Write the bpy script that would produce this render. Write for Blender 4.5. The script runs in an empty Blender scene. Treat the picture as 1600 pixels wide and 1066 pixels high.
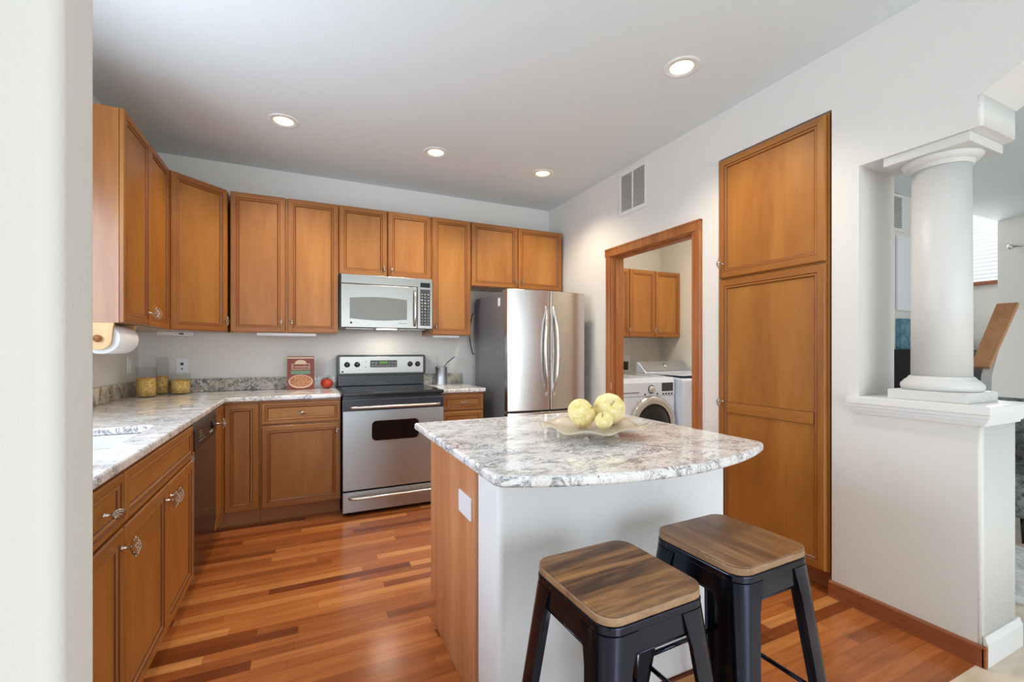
import bpy, bmesh, math, random
from mathutils import Vector, Matrix
random.seed(7)
S = bpy.context.scene
COL = S.collection
PI = math.pi
R = math.radians

# ------------------------------------------------------------ camera, view, world, daylight
cam_d = bpy.data.cameras.new('camera')
cam = bpy.data.objects.new('camera', cam_d); COL.objects.link(cam)
cam.location = (0, 0, 1.2383)
cam.rotation_euler = (R(90), 0, -0.4363)
cam_d.sensor_width = 36; cam_d.lens = 697.4 / 1600 * 36
cam_d.shift_y = 14.4 / 1600
cam_d.clip_start = 0.02
S.camera = cam
S.view_settings.view_transform = 'Standard'
S.view_settings.look = 'None'
S.view_settings.gamma = 1
S.view_settings.use_curve_mapping = False
S.view_settings.exposure = 0.0

w = bpy.data.worlds.new('sky'); S.world = w; w.use_nodes = True
bg = w.node_tree.nodes['Background']
bg.inputs[0].default_value = (0.82, 0.92, 1.0, 1); bg.inputs[1].default_value = 1.3

def area(name, loc, rot, sx, sy, power, color=(1, 1, 1), spread=180):
    d = bpy.data.lights.new(name, 'AREA'); d.shape = 'RECTANGLE'; d.size = sx; d.size_y = sy
    d.energy = power; d.color = color; d.spread = R(spread)
    o = bpy.data.objects.new(name, d); COL.objects.link(o); o.location = loc
    o.rotation_euler = rot
    return o
# window daylight; rear, left and living windows are unseen, added for fill light
area('rear_window_fill', (1.45, -3.42, 1.2), (R(90), 0, 0), 2.6, 2.3, 80, (0.86, 0.95, 1.04))  # unseen window, tall and low to brighten the island front under its overhang
area('left_window_fill', (-3.42, -1.5, 1.45), (0, R(-90), 0), 2.0, 2.6, 3, (0.84, 0.94, 1.06))
area('sink_window_daylight', (-1.22, 1.75, 1.68), (0, R(-90), 0), 0.95, 1.3, 36, (0.82, 0.94, 1.10))
area('living_window_fill', (5.0, -3.42, 1.5), (R(90), 0, 0), 3.2, 2.0, 12, (0.86, 0.95, 1.05))  # unseen window added to light the living room
area('stairwell_window_daylight', (7.93, 2.95, 2.85), (0, R(90), 0), 1.4, .85, 45, (0.95, 0.97, 1.0))
sd = bpy.data.lights.new('sun', 'SUN'); sd.energy = 3.0; sd.angle = R(1.0); sd.color = (.96, .98, 1)
so = bpy.data.objects.new('sun', sd); COL.objects.link(so)
so.rotation_euler = Vector((-0.10, 1.0, -0.62)).to_track_quat('-Z', 'Y').to_euler()

# ------------------------------------------------------------ material helpers
def lin(r, g, b):
    f = lambda c: (c / 255 / 12.92) if c / 255 <= 0.04045 else ((c / 255 + 0.055) / 1.055) ** 2.4
    return (f(r), f(g), f(b), 1)

def mat(name, color=(.8, .8, .8, 1), rough=.5, metal=0, **k):
    m = bpy.data.materials.new(name); m.use_nodes = True
    b = m.node_tree.nodes['Principled BSDF']
    b.inputs['Base Color'].default_value = color
    b.inputs['Roughness'].default_value = rough
    b.inputs['Metallic'].default_value = metal
    for kk, v in k.items(): b.inputs[kk].default_value = v
    return m
def N(m, t, **k):
    n = m.node_tree.nodes.new(t)
    for a, v in k.items(): setattr(n, a, v)
    return n
def L(m, a, b): m.node_tree.links.new(a, b)
def ramp(m, stops):
    n = N(m, 'ShaderNodeValToRGB'); e = n.color_ramp.elements
    while len(e) < len(stops): e.new(.5)
    for el, (p, c) in zip(e, stops): el.position = p; el.color = c
    return n
def coords(m, scale=(1, 1, 1), kind='Object'):
    t = N(m, 'ShaderNodeTexCoord'); mp = N(m, 'ShaderNodeMapping'); mp.inputs['Scale'].default_value = scale
    L(m, t.outputs[kind], mp.inputs['Vector']); return mp
def noise(m, vec, scale, detail=4, dist=0, rough=.5):
    n = N(m, 'ShaderNodeTexNoise'); n.inputs['Scale'].default_value = scale
    n.inputs['Detail'].default_value = detail; n.inputs['Distortion'].default_value = dist
    n.inputs['Roughness'].default_value = rough
    L(m, vec, n.inputs['Vector']); return n
def bump(m, h, strength, dist=.002):
    b = N(m, 'ShaderNodeBump'); b.inputs['Strength'].default_value = strength; b.inputs['Distance'].default_value = dist
    L(m, h, b.inputs['Height']); L(m, b.outputs[0], m.node_tree.nodes['Principled BSDF'].inputs['Normal']); return b
def mixc(m, fac, a, b, mode='MIX'):
    n = N(m, 'ShaderNodeMix'); n.data_type = 'RGBA'; n.blend_type = mode
    if hasattr(fac, 'links'): L(m, fac, n.inputs[0])
    else: n.inputs[0].default_value = fac
    for s, i in ((a, 6), (b, 7)):
        if hasattr(s, 'links'): L(m, s, n.inputs[i])
        else: n.inputs[i].default_value = s
    return n.outputs[2]
def base(m): return m.node_tree.nodes['Principled BSDF'].inputs['Base Color']

def wood(name, scale, stops, rough=.42, vary=.09, coat=.1, shift=True):
    m = mat(name, rough=rough); mp = coords(m, scale)
    oi = N(m, 'ShaderNodeObjectInfo')
    if shift:
        mul = N(m, 'ShaderNodeMath', operation='MULTIPLY'); mul.inputs[1].default_value = 37
        L(m, oi.outputs['Random'], mul.inputs[0])
        cb = N(m, 'ShaderNodeCombineXYZ')
        for i in range(3): L(m, mul.outputs[0], cb.inputs[i])
        L(m, cb.outputs[0], mp.inputs['Location'])
    n1 = noise(m, mp.outputs[0], 1.0, 6, .6, .55)
    n2 = noise(m, mp.outputs[0], 6.0, 5, .2, .6)
    a = N(m, 'ShaderNodeMath', operation='MULTIPLY_ADD'); L(m, n2.outputs[0], a.inputs[0]); a.inputs[1].default_value = .35
    L(m, n1.outputs[0], a.inputs[2])
    s = N(m, 'ShaderNodeMath', operation='SUBTRACT'); L(m, a.outputs[0], s.inputs[0]); s.inputs[1].default_value = .175
    r = ramp(m, stops); L(m, s.outputs[0], r.inputs[0])
    hs = N(m, 'ShaderNodeHueSaturation')
    mr = N(m, 'ShaderNodeMapRange'); mr.inputs[3].default_value = 1 - vary; mr.inputs[4].default_value = 1 + vary
    L(m, oi.outputs['Random'], mr.inputs[0]); L(m, mr.outputs[0], hs.inputs['Value'])
    L(m, r.outputs[0], hs.inputs['Color']); L(m, hs.outputs[0], base(m))
    m.node_tree.nodes['Principled BSDF'].inputs['Coat Weight'].default_value = coat
    m.node_tree.nodes['Principled BSDF'].inputs['Coat Roughness'].default_value = .2
    return m
CAB = [(.28, lin(148, 90, 32)), (.5, lin(164, 105, 41)), (.72, lin(178, 120, 52))]
CABF = [(.28, lin(138, 80, 28)), (.5, lin(156, 97, 36)), (.72, lin(169, 111, 46))]
M = {}
M['panel'] = wood('cherry_panel', (5, 5, .9), CAB)
M['rail_v'] = wood('cherry_stile', (9, 9, .8), CABF)
M['rail_h'] = wood('cherry_rail', (.8, 9, 9), CABF)
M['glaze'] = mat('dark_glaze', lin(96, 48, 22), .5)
M['carcass'] = wood('cherry_carcass', (6, 6, .7), CABF, vary=.05, coat=.6)
M['gap'] = mat('shadowy_interior', lin(60, 32, 18), .8)
M['trimwood_v'] = wood('door_casing_wood', (14, 14, .9), [(.3, lin(138, 80, 38)), (.5, lin(162, 98, 50)), (.7, lin(176, 114, 62))], vary=0)
M['trimwood_y'] = wood('baseboard_wood', (14, .9, 14), [(.3, lin(125, 66, 36)), (.5, lin(152, 86, 50)), (.7, lin(170, 102, 62))], vary=0)
M['islandwood'] = wood('island_panel_wood', (7, 7, .8), [(.3, lin(186, 124, 82)), (.5, lin(200, 140, 96)), (.7, lin(212, 154, 110))], vary=0)
M['seat_x'] = wood('stool_seat_wood_x', (1.8, 22, 22), [(.36, lin(66, 42, 26)), (.5, lin(124, 84, 48)), (.62, lin(164, 116, 70))], rough=.3, vary=0)
M['seat_y'] = wood('stool_seat_wood_y', (22, 1.8, 22), [(.30, lin(78, 50, 32)), (.5, lin(128, 88, 56)), (.68, lin(160, 118, 78))], rough=.3, vary=0)
M['seat_edge'] = wood('stool_edge_wood', (8, 8, 14), [(.3, lin(110, 78, 52)), (.5, lin(150, 116, 84)), (.7, lin(176, 142, 110))], vary=0)
M['blond'] = wood('blond_wood', (8, 8, 3), [(.3, lin(200, 160, 105)), (.7, lin(222, 184, 130))], vary=0)
M['knobwood'] = mat('turned_wood', lin(150, 92, 56), .35)

def drywall(name, c, s=.35, sc=130):
    m = mat(name, c, .75); mp = coords(m)
    n = noise(m, mp.outputs[0], sc, 3, .3); bump(m, n.outputs[0], s, .003); return m
M['wall'] = drywall('painted_wall', lin(226, 224, 219))
M['wallcool'] = drywall('painted_wall_orange_peel', lin(234, 235, 236), .45, 110)
M['ceil'] = drywall('painted_ceiling', lin(220, 229, 232), .35, 150)
M['texture'] = drywall('knockdown_texture', lin(212, 211, 206), 1.0, 60)
M['colpaint'] = mat('column_paint', lin(214, 213, 209), .45)
M['white'] = mat('white_trim_paint', lin(232, 232, 229), .35)
M['plastic'] = mat('white_plastic', lin(236, 238, 242), .35)
M['enamel'] = mat('white_enamel', lin(218, 228, 248), .25, **{'Coat Weight': .3})
M['porcelain'] = mat('white_porcelain', lin(225, 225, 226), .2, **{'Coat Weight': .4})
M['black'] = mat('black_glass', lin(14, 14, 17), .08)
M['blackp'] = mat('black_enamel', lin(22, 22, 26), .25)
M['navy'] = mat('dark_blue_black_enamel', lin(38, 40, 54), .3)
M['darkgrey'] = mat('dark_grey', lin(60, 60, 60), .4)
M['window_glass_grey'] = mat('microwave_screen', lin(112, 114, 110), .25)
M['toe'] = mat('toe_board', lin(168, 108, 66), .5)
M['dwskin'] = mat('brown_black_enamel', lin(52, 32, 24), .16)
M['knob'] = mat('pewter', lin(196, 186, 172), .25, 1)
M['chrome'] = mat('chrome', lin(215, 215, 215), .12, 1)
M['satin'] = mat('satin_steel', lin(215, 213, 210), .28, 1)
M['can_in'] = mat('can_reflector', lin(244, 232, 205), .35)

def steel(name, c, sc=(260, 260, 1.2), rough=.27):
    m = mat(name, c, rough, 1); mp = coords(m, sc)
    n = noise(m, mp.outputs[0], 1, 3); bump(m, n.outputs[0], .012, .0005)
    mr = N(m, 'ShaderNodeMapRange'); mr.inputs[3].default_value = rough - .04; mr.inputs[4].default_value = rough + .06
    L(m, n.outputs[0], mr.inputs[0]); L(m, mr.outputs[0], m.node_tree.nodes['Principled BSDF'].inputs['Roughness'])
    return m
M['steel_h'] = steel('brushed_steel', lin(184, 194, 198), (1.2, 260, 260), .4)
M['steel_f'] = steel('brushed_steel_facing', lin(158, 156, 150), (1.2, 260, 260), .3)
M['steel_v'] = steel('brushed_steel_upright', lin(205, 202, 199), (260, 260, 1.2), .24)
M['galv'] = steel('galvanised_steel', lin(190, 196, 204), (9, 9, 9), .4)
M['fridge_side'] = mat('grey_painted_steel', lin(122, 126, 134), .38, .3)
M['legblack'] = mat('worn_black_metal', lin(34, 36, 46), .17, .9)
m = M['legblack']; mp = coords(m, (1, 1, 1)); n = noise(m, mp.outputs[0], 9, 8, 1.0, .7)
r_ = ramp(m, [(.60, lin(48, 51, 64)), (.72, lin(104, 108, 118))]); L(m, n.outputs[0], r_.inputs[0]); L(m, r_.outputs[0], base(m))
M['glass'] = mat('clear_glass', (1, 1, 1, 1), .02, **{'Transmission Weight': 1.0, 'IOR': 1.25})
m = M['glass']; nt = m.node_tree
_tr = N(m, 'ShaderNodeBsdfTransparent'); _tr.inputs[0].default_value = (.99, 1, .995, 1)
_gl = N(m, 'ShaderNodeBsdfGlossy'); _gl.inputs['Roughness'].default_value = .03
_fz = N(m, 'ShaderNodeLayerWeight'); _fz.inputs[0].default_value = .12
_mx = N(m, 'ShaderNodeMixShader'); _sc = N(m, 'ShaderNodeMath', operation='MULTIPLY'); _sc.inputs[1].default_value = .45; L(m, _fz.outputs['Facing'], _sc.inputs[0]); L(m, _sc.outputs[0], _mx.inputs[0]); L(m, _tr.outputs[0], _mx.inputs[1]); L(m, _gl.outputs[0], _mx.inputs[2])
L(m, _mx.outputs[0], nt.nodes['Material Output'].inputs['Surface'])
M['bowlglass'] = mat('gold_tinted_glass', lin(250, 240, 222), .1, **{'Transmission Weight': .5, 'IOR': 1.45})
m = M['bowlglass']; mp = coords(m); n = noise(m, mp.outputs[0], 70, 3, 1.2); bump(m, n.outputs[0], .8, .004)
M['paper'] = drywall('paper_towel', lin(238, 240, 242), .3, 200)
def emis(name, c, s):
    m = mat(name, c, .5); b = m.node_tree.nodes['Principled BSDF']
    b.inputs['Emission Color'].default_value = c; b.inputs['Emission Strength'].default_value = s; return m
M['lamp'] = emis('lit_lamp', (1, .95, .84, 1), 6)
M['display'] = emis('lit_display', lin(80, 130, 50), .05)

# granite
def granite(name, light, warm, vein, speck, sc=1.0, k=.85):
    m = mat(name, rough=.08); mp = coords(m, (1, 1.5, 1))
    big = noise(m, mp.outputs[0], 4 * sc, 4, .8, .6)
    v = noise(m, mp.outputs[0], 13 * sc, 9, 1.6, .72)          # thin wandering veins where the noise crosses .5
    a = N(m, 'ShaderNodeMath', operation='SUBTRACT'); L(m, v.outputs[0], a.inputs[0]); a.inputs[1].default_value = .5
    ab = N(m, 'ShaderNodeMath', operation='ABSOLUTE'); L(m, a.outputs[0], ab.inputs[0])
    r2 = ramp(m, [(0, (1, 1, 1, 1)), (.02, (.7, .7, .7, 1)), (.055, (0, 0, 0, 1))]); L(m, ab.outputs[0], r2.inputs[0])
    fine = noise(m, mp.outputs[0], 70 * sc, 8, .6, .8)
    gm = noise(m, mp.outputs[0], 7 * sc, 3, .8, .5); ga = N(m, 'ShaderNodeMath', operation='MULTIPLY'); L(m, fine.outputs[0], ga.inputs[0]); L(m, gm.outputs[0], ga.inputs[1])
    gate = ramp(m, [(.19, (0, 0, 0, 1)), (.30, (1, 1, 1, 1))]); L(m, ga.outputs[0], gate.inputs[0])
    f = N(m, 'ShaderNodeMath', operation='MULTIPLY'); L(m, r2.outputs[0], f.inputs[0]); L(m, gate.outputs[0], f.inputs[1])
    f2 = N(m, 'ShaderNodeMath', operation='MULTIPLY'); L(m, f.outputs[0], f2.inputs[0]); f2.inputs[1].default_value = k
    r1 = ramp(m, [(.40, light), (.60, warm)]); L(m, big.outputs[0], r1.inputs[0])
    cloud = noise(m, mp.outputs[0], 34 * sc, 7, 1.5, .75)
    rc = ramp(m, [(.34, (.66, .67, .70, 1)), (.47, (1, 1, 1, 1))]); L(m, cloud.outputs[0], rc.inputs[0])
    c0 = mixc(m, 1.0, r1.outputs[0], rc.outputs[0], 'MULTIPLY')
    if 'splash' in name: r2.color_ramp.elements[1].position = .05; r2.color_ramp.elements[2].position = .12
    c1 = mixc(m, f2.outputs[0], c0, vein)
    sp = noise(m, mp.outputs[0], 120 * sc, 3, .3, .5)
    r3 = ramp(m, [(.655, (0, 0, 0, 1)), (.69, (1, 1, 1, 1))]); L(m, sp.outputs[0], r3.inputs[0])
    L(m, mixc(m, r3.outputs[0], c1, speck), base(m)); return m
M['granite'] = granite('white_granite', lin(244, 244, 244), lin(232, 228, 224), lin(92, 96, 106), lin(50, 56, 74), 1.0, .95)
M['granite_back'] = granite('white_granite_splash', lin(236, 228, 214), lin(206, 196, 176), lin(70, 66, 64), lin(44, 44, 48), 1.1, .95)

# floor planks
m = M['floor'] = mat('cherry_plank_floor', rough=.22)
mp = coords(m)
sx = N(m, 'ShaderNodeSeparateXYZ'); L(m, mp.outputs[0], sx.inputs[0])
def mth(op, a, b=None):
    n = N(m, 'ShaderNodeMath', operation=op)
    for i, q in enumerate((a, b)):
        if q is None: continue
        if hasattr(q, 'links'): L(m, q, n.inputs[i])
        else: n.inputs[i].default_value = q
    return n.outputs[0]
yy = mth('DIVIDE', sx.outputs[1], .057); row = mth('FLOOR', yy)
wn = N(m, 'ShaderNodeTexWhiteNoise'); wn.noise_dimensions = '1D'; L(m, row, wn.inputs['W'])
xx = mth('ADD', mth('DIVIDE', sx.outputs[0], .72), mth('MULTIPLY', wn.outputs['Value'], 9.7)); col_ = mth('FLOOR', xx)
cv = N(m, 'ShaderNodeCombineXYZ'); L(m, col_, cv.inputs[0]); L(m, row, cv.inputs[1])
wn2 = N(m, 'ShaderNodeTexWhiteNoise'); wn2.noise_dimensions = '2D'; L(m, cv.outputs[0], wn2.inputs['Vector'])
fr = ramp(m, [(0, lin(122, 62, 32)), (.2, lin(158, 90, 46)), (.5, lin(178, 104, 54)), (.8, lin(192, 118, 62)), (1, lin(216, 150, 86))])
L(m, wn2.outputs['Value'], fr.inputs[0])
fx = mth('FRACT', xx); fy_ = mth('FRACT', yy)
gap = mth('MAXIMUM', mth('LESS_THAN', fy_, .022), mth('LESS_THAN', fx, .0022))
mp2 = coords(m, (2.2, 30, 10)); n = noise(m, mp2.outputs[0], 1.6, 6, .5, .6)
r_ = ramp(m, [(.3, (.72, .68, .66, 1)), (.7, (1.12, 1.12, 1.12, 1))]); L(m, n.outputs[0], r_.inputs[0])
_c = mixc(m, 1.0, fr.outputs[0], r_.outputs[0], 'MULTIPLY')
_g = mth('MULTIPLY', gap, .55)
L(m, mixc(m, _g, _c, lin(70, 30, 16)), base(m))
m = M['lightfloor'] = mat('pale_wood_floor', rough=.35)
mp = coords(m, (3, 12, 3)); n = noise(m, mp.outputs[0], 2, 5); r_ = ramp(m, [(.3, lin(206, 186, 164)), (.7, lin(228, 212, 192))])
L(m, n.outputs[0], r_.inputs[0]); L(m, r_.outputs[0], base(m))
def speckle(name, c1, c2, sc, rough=.9, b=.6):
    m = mat(name, rough=rough); mp = coords(m); n = noise(m, mp.outputs[0], sc, 5, 1.0, .7)
    r = ramp(m, [(.38, c1), (.62, c2)]); L(m, n.outputs[0], r.inputs[0]); L(m, r.outputs[0], base(m)); bump(m, n.outputs[0], b, .003); return m
M['rug'] = speckle('pale_rug', lin(196, 192, 192), lin(240, 238, 236), 9)
M['carpet'] = speckle('stair_carpet', lin(120, 118, 100), lin(160, 156, 136), 120)
M['gourd'] = speckle('dried_gourd_skin', lin(226, 206, 126), lin(248, 234, 186), 26, .7)
M['gourd_end'] = mat('gourd_end', lin(178, 160, 120), .8)
M['pasta'] = speckle('dry_pasta', lin(214, 150, 60), lin(255, 224, 140), 60, .6, 1)
M['redfruit'] = speckle('red_apple_skin', lin(170, 34, 20), lin(206, 74, 40), 20, .35, .1)
M['stem'] = mat('dark_stem', lin(50, 34, 24), .7)
M['cardred'] = mat('dark_red_card', lin(140, 62, 48), .45)
M['cardgreen'] = mat('green_print', lin(112, 152, 118), .5)
M['cream'] = mat('cream_print', lin(226, 200, 170), .5)
M['food'] = speckle('printed_food', lin(150, 50, 30), lin(232, 176, 120), 130, .5, .0)
M['teal'] = speckle('teal_canvas', lin(70, 116, 136), lin(120, 160, 172), 14, .7, 0)
M['fabric'] = speckle('grey_patterned_fabric', lin(70, 72, 74), lin(150, 150, 150), 22)
M['blind'] = mat('white_blind_slat', lin(244, 244, 244), .5)

# ------------------------------------------------------------ mesh helpers
class MB:
    def __init__(s): s.v = []; s.f = []; s.mi = []; s.sm = []
    def add(s, vs, fs, mi=0, smooth=False):
        o = len(s.v); s.v += [tuple(v) for v in vs]
        for k, f in enumerate(fs):
            s.f.append(tuple(i + o for i in f)); s.mi.append(mi if not isinstance(mi, list) else mi[k]); s.sm.append(smooth)
        return s
    def box(s, x0, x1, y0, y1, z0, z1, mi=0):
        vs = [(x, y, z) for z in (z0, z1) for y in (y0, y1) for x in (x0, x1)]
        return s.add(vs, [(0, 2, 3, 1), (4, 5, 7, 6), (0, 1, 5, 4), (2, 6, 7, 3), (0, 4, 6, 2), (1, 3, 7, 5)], mi)
    def prism(s, pts, a0, a1, axis='Z', mi=0, smooth=False):
        # pts: 2D outline; extruded along axis. X: pts=(y,z); Y: pts=(x,z); Z: pts=(x,y)
        def P(p, a): return {'Z': (p[0], p[1], a), 'Y': (p[0], a, p[1]), 'X': (a, p[0], p[1])}[axis]
        n = len(pts); vs = [P(p, a0) for p in pts] + [P(p, a1) for p in pts]
        s.add(vs, [tuple(range(n))[::-1], tuple(range(n, 2 * n))], mi)
        s.add(vs, [(i, (i + 1) % n, (i + 1) % n + n, i + n) for i in range(n)], mi, smooth)
        return s
    def lathe(s, prof, c=(0, 0, 0), n=32, axis='Z', mi=0, smooth=True, caps=True):
        vs = []
        for r, h in prof:
            for k in range(n):
                a = 2 * PI * k / n; x, y = r * math.cos(a), r * math.sin(a)
                v = {'Z': (x, y, h), 'Y': (x, h, y), 'X': (h, x, y)}[axis]
                vs.append((v[0] + c[0], v[1] + c[1], v[2] + c[2]))
        fs = [(j * n + k, j * n + (k + 1) % n, (j + 1) * n + (k + 1) % n, (j + 1) * n + k) for j in range(len(prof) - 1) for k in range(n)]
        s.add(vs, fs, mi, smooth)
        if caps:
            if prof[0][0] > 1e-5: s.add(vs[:n], [tuple(range(n))[::-1]], mi)
            if prof[-1][0] > 1e-5: s.add(vs[-n:], [tuple(range(n))], mi)
        return s
    def tube(s, path, r, n=8, mi=0, closed=False):
        P = [Vector(p) for p in path]; rs = r if isinstance(r, list) else [r] * len(P)
        vs = []; m = len(P); nrm = None
        for i, p in enumerate(P):
            if closed: t = P[(i + 1) % m] - P[i - 1]
            else: t = P[min(i + 1, m - 1)] - P[max(i - 1, 0)]
            t.normalize()
            if nrm is None:
                nrm = t.cross(Vector((0, 0, 1)))
                if nrm.length < .1: nrm = t.cross(Vector((1, 0, 0)))
            nrm = (nrm - t * nrm.dot(t)).normalized(); b = t.cross(nrm)
            for k in range(n):
                a = 2 * PI * k / n; vs.append(p + (nrm * math.cos(a) + b * math.sin(a)) * rs[i])
        seg = m if closed else m - 1
        fs = [(i * n + k, i * n + (k + 1) % n, ((i + 1) % m) * n + (k + 1) % n, ((i + 1) % m) * n + k) for i in range(seg) for k in range(n)]
        s.add(vs, fs, mi, True)
        if not closed: s.add(vs[:n], [tuple(range(n))[::-1]], mi); s.add(vs[-n:], [tuple(range(n))], mi)
        return s
    def cells(s, xs, ys, keep, z0, z1, mi=0):
        # L-shaped / pierced slab from a grid of cells, only outer faces
        idx = {}; 
        def V(i, j, k):
            if (i, j, k) not in idx: idx[(i, j, k)] = len(s.v); s.v.append((xs[i], ys[j], (z0, z1)[k]))
            return idx[(i, j, k)]
        K = lambda i, j: 0 <= i < len(xs) - 1 and 0 <= j < len(ys) - 1 and keep(i, j)
        def F(*a): s.f.append(a); s.mi.append(mi); s.sm.append(False)
        for i in range(len(xs) - 1):
            for j in range(len(ys) - 1):
                if not K(i, j): continue
                F(V(i, j, 1), V(i + 1, j, 1), V(i + 1, j + 1, 1), V(i, j + 1, 1))
                F(V(i, j, 0), V(i, j + 1, 0), V(i + 1, j + 1, 0), V(i + 1, j, 0))
                if not K(i - 1, j): F(V(i, j, 0), V(i, j, 1), V(i, j + 1, 1), V(i, j + 1, 0))
                if not K(i + 1, j): F(V(i + 1, j, 0), V(i + 1, j + 1, 0), V(i + 1, j + 1, 1), V(i + 1, j, 1))
                if not K(i, j - 1): F(V(i, j, 0), V(i + 1, j, 0), V(i + 1, j, 1), V(i, j, 1))
                if not K(i, j + 1): F(V(i, j + 1, 0), V(i, j + 1, 1), V(i + 1, j + 1, 1), V(i + 1, j + 1, 0))
        return s
    def mesh(s, name, mats):
        me = bpy.data.meshes.new(name); me.from_pydata(s.v, [], s.f)
        for mm in (mats if isinstance(mats, (list, tuple)) else [mats]): me.materials.append(M[mm])
        for p, mi, sm in zip(me.polygons, s.mi, s.sm): p.material_index = mi; p.use_smooth = sm
        bm = bmesh.new(); bm.from_mesh(me); bmesh.ops.remove_doubles(bm, verts=bm.verts, dist=1e-6)
        bmesh.ops.recalc_face_normals(bm, faces=bm.faces); bm.to_mesh(me); bm.free(); me.update()
        return me
    def build(s, name, mats, parent=None, loc=(0, 0, 0), rz=0, bevel=0, seg=2, rot=None):
        o = bpy.data.objects.new(name, s.mesh(name, mats)); COL.objects.link(o)
        o.location = loc; o.rotation_euler = rot if rot else (0, 0, rz)
        if parent: o.parent = parent
        if bevel:
            b = o.modifiers.new('bevel', 'BEVEL'); b.width = bevel; b.segments = seg; b.limit_method = 'ANGLE'; b.angle_limit = R(40)
            b.harden_normals = False
            if seg > 2:
                for p in o.data.polygons: p.use_smooth = True
                wn = o.modifiers.new('wn', 'WEIGHTED_NORMAL'); wn.keep_sharp = False
        return o
def tag(o, label, cat, group=None):
    o['label'] = label; o['category'] = cat
    if group: o['group'] = group
    return o
def thing(name, label, cat, loc=(0, 0, 0), rz=0, group=None):
    o = bpy.data.objects.new(name, None); COL.objects.link(o); o.location = loc; o.rotation_euler = (0, 0, rz)
    o.empty_display_size = .1
    return tag(o, label, cat, group)
def struct(o): o['kind'] = 'structure'; return o
def text(name, body, size, mt, parent, loc, rot, align='CENTER', extrude=.0004, sx=1):
    c = bpy.data.curves.new(name, 'FONT'); c.body = body; c.size = size; c.align_x = align; c.align_y = 'CENTER'; c.extrude = extrude
    t = bpy.data.objects.new(name, c); COL.objects.link(t)
    dg = bpy.context.evaluated_depsgraph_get(); me = bpy.data.meshes.new_from_object(t.evaluated_get(dg))
    bpy.data.objects.remove(t); me.materials.clear(); me.materials.append(M[mt])
    o = bpy.data.objects.new(name, me); COL.objects.link(o); o.parent = parent; o.location = loc; o.rotation_euler = rot; o.scale = (sx, 1, 1)
    return o
def rrect(x0, x1, y0, y1, r, n=6):
    pts = []
    for cx, cy, a0 in ((x1 - r, y0 + r, -90), (x1 - r, y1 - r, 0), (x0 + r, y1 - r, 90), (x0 + r, y0 + r, 180)):
        for k in range(n + 1):
            a = R(a0 + 90 * k / n); pts.append((cx + r * math.cos(a), cy + r * math.sin(a)))
    return pts

# ------------------------------------------------------------ room constants (metres)
LX, RX, BY, CZ = -1.1256, 2.406, 4.22, 2.745
ZT, ZB = 2.428, 1.374

# ------------------------------------------------------------ setting
struct(MB().box(LX - .2, 2.56, .82, 4.34, -.08, 0).build('floor', 'floor'))
struct(MB().cells([-3.6, 2.56, 8.2], [-3.6, .82, 4.5], lambda i, j: not (i == 0 and j == 1), -.08, 0).build('floor', 'lightfloor'))
cans = [(-.121, 3.29), (.91, 3.325), (1.844, 3.335), (1.822, 1.771)]
h = .062
xs = sorted({-3.6, 8.2} | {round(c[0] + s * h, 4) for c in cans for s in (-1, 1)})
ys = sorted({-3.6, 2.33, 4.5} | {round(c[1] + s * h, 4) for c in cans for s in (-1, 1)})
def ceil_keep(i, j):
    cx, cy = (xs[i] + xs[i + 1]) / 2, (ys[j] + ys[j + 1]) / 2
    return not any(abs(cx - c[0]) < h and abs(cy - c[1]) < h for c in cans)
xs = sorted(set(xs) | {4.05, 6.1})
def keep2(i, j):
    cx, cy = (xs[i] + xs[i + 1]) / 2, (ys[j] + ys[j + 1]) / 2
    if cx > 6.1 and cy > 2.33: return False       # open stairwell
    return ceil_keep(i, j)
struct(MB().cells(xs, ys, keep2, CZ, CZ + .10).build('ceiling', 'ceil'))

struct(MB().box(LX - .12, 2.52, BY, BY + .12, 0, CZ).build('wall_back', 'wall'))
# left wall with the sink window
W0, W1, WZ0, WZ1 = 1.05, 2.45, 1.12, 2.25
wl = MB().box(LX - .12, LX, .6, W0, 0, CZ).box(LX - .12, LX, W1, BY, 0, CZ).box(LX - .12, LX, W0, W1, 0, WZ0).box(LX - .12, LX, W0, W1, WZ1, CZ)
struct(wl.build('wall_left', 'wall'))
wf = MB().box(LX - .09, LX - .04, W0, W0 + .05, WZ0, WZ1).box(LX - .09, LX - .04, W1 - .05, W1, WZ0, WZ1).box(LX - .09, LX - .04, W0, W1, WZ0, WZ0 + .05).box(LX - .09, LX - .04, W0, W1, WZ1 - .05, WZ1).box(LX - .085, LX - .045, 1.73, 1.77, WZ0, WZ1)
struct(wf.build('window_1', 'white'))
# near stub wall that frames the view on the left
struct(MB().box(-3.5, -.262, .70, .815, 0, CZ).build('wall_near', 'wall', bevel=.022, seg=6))

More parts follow.
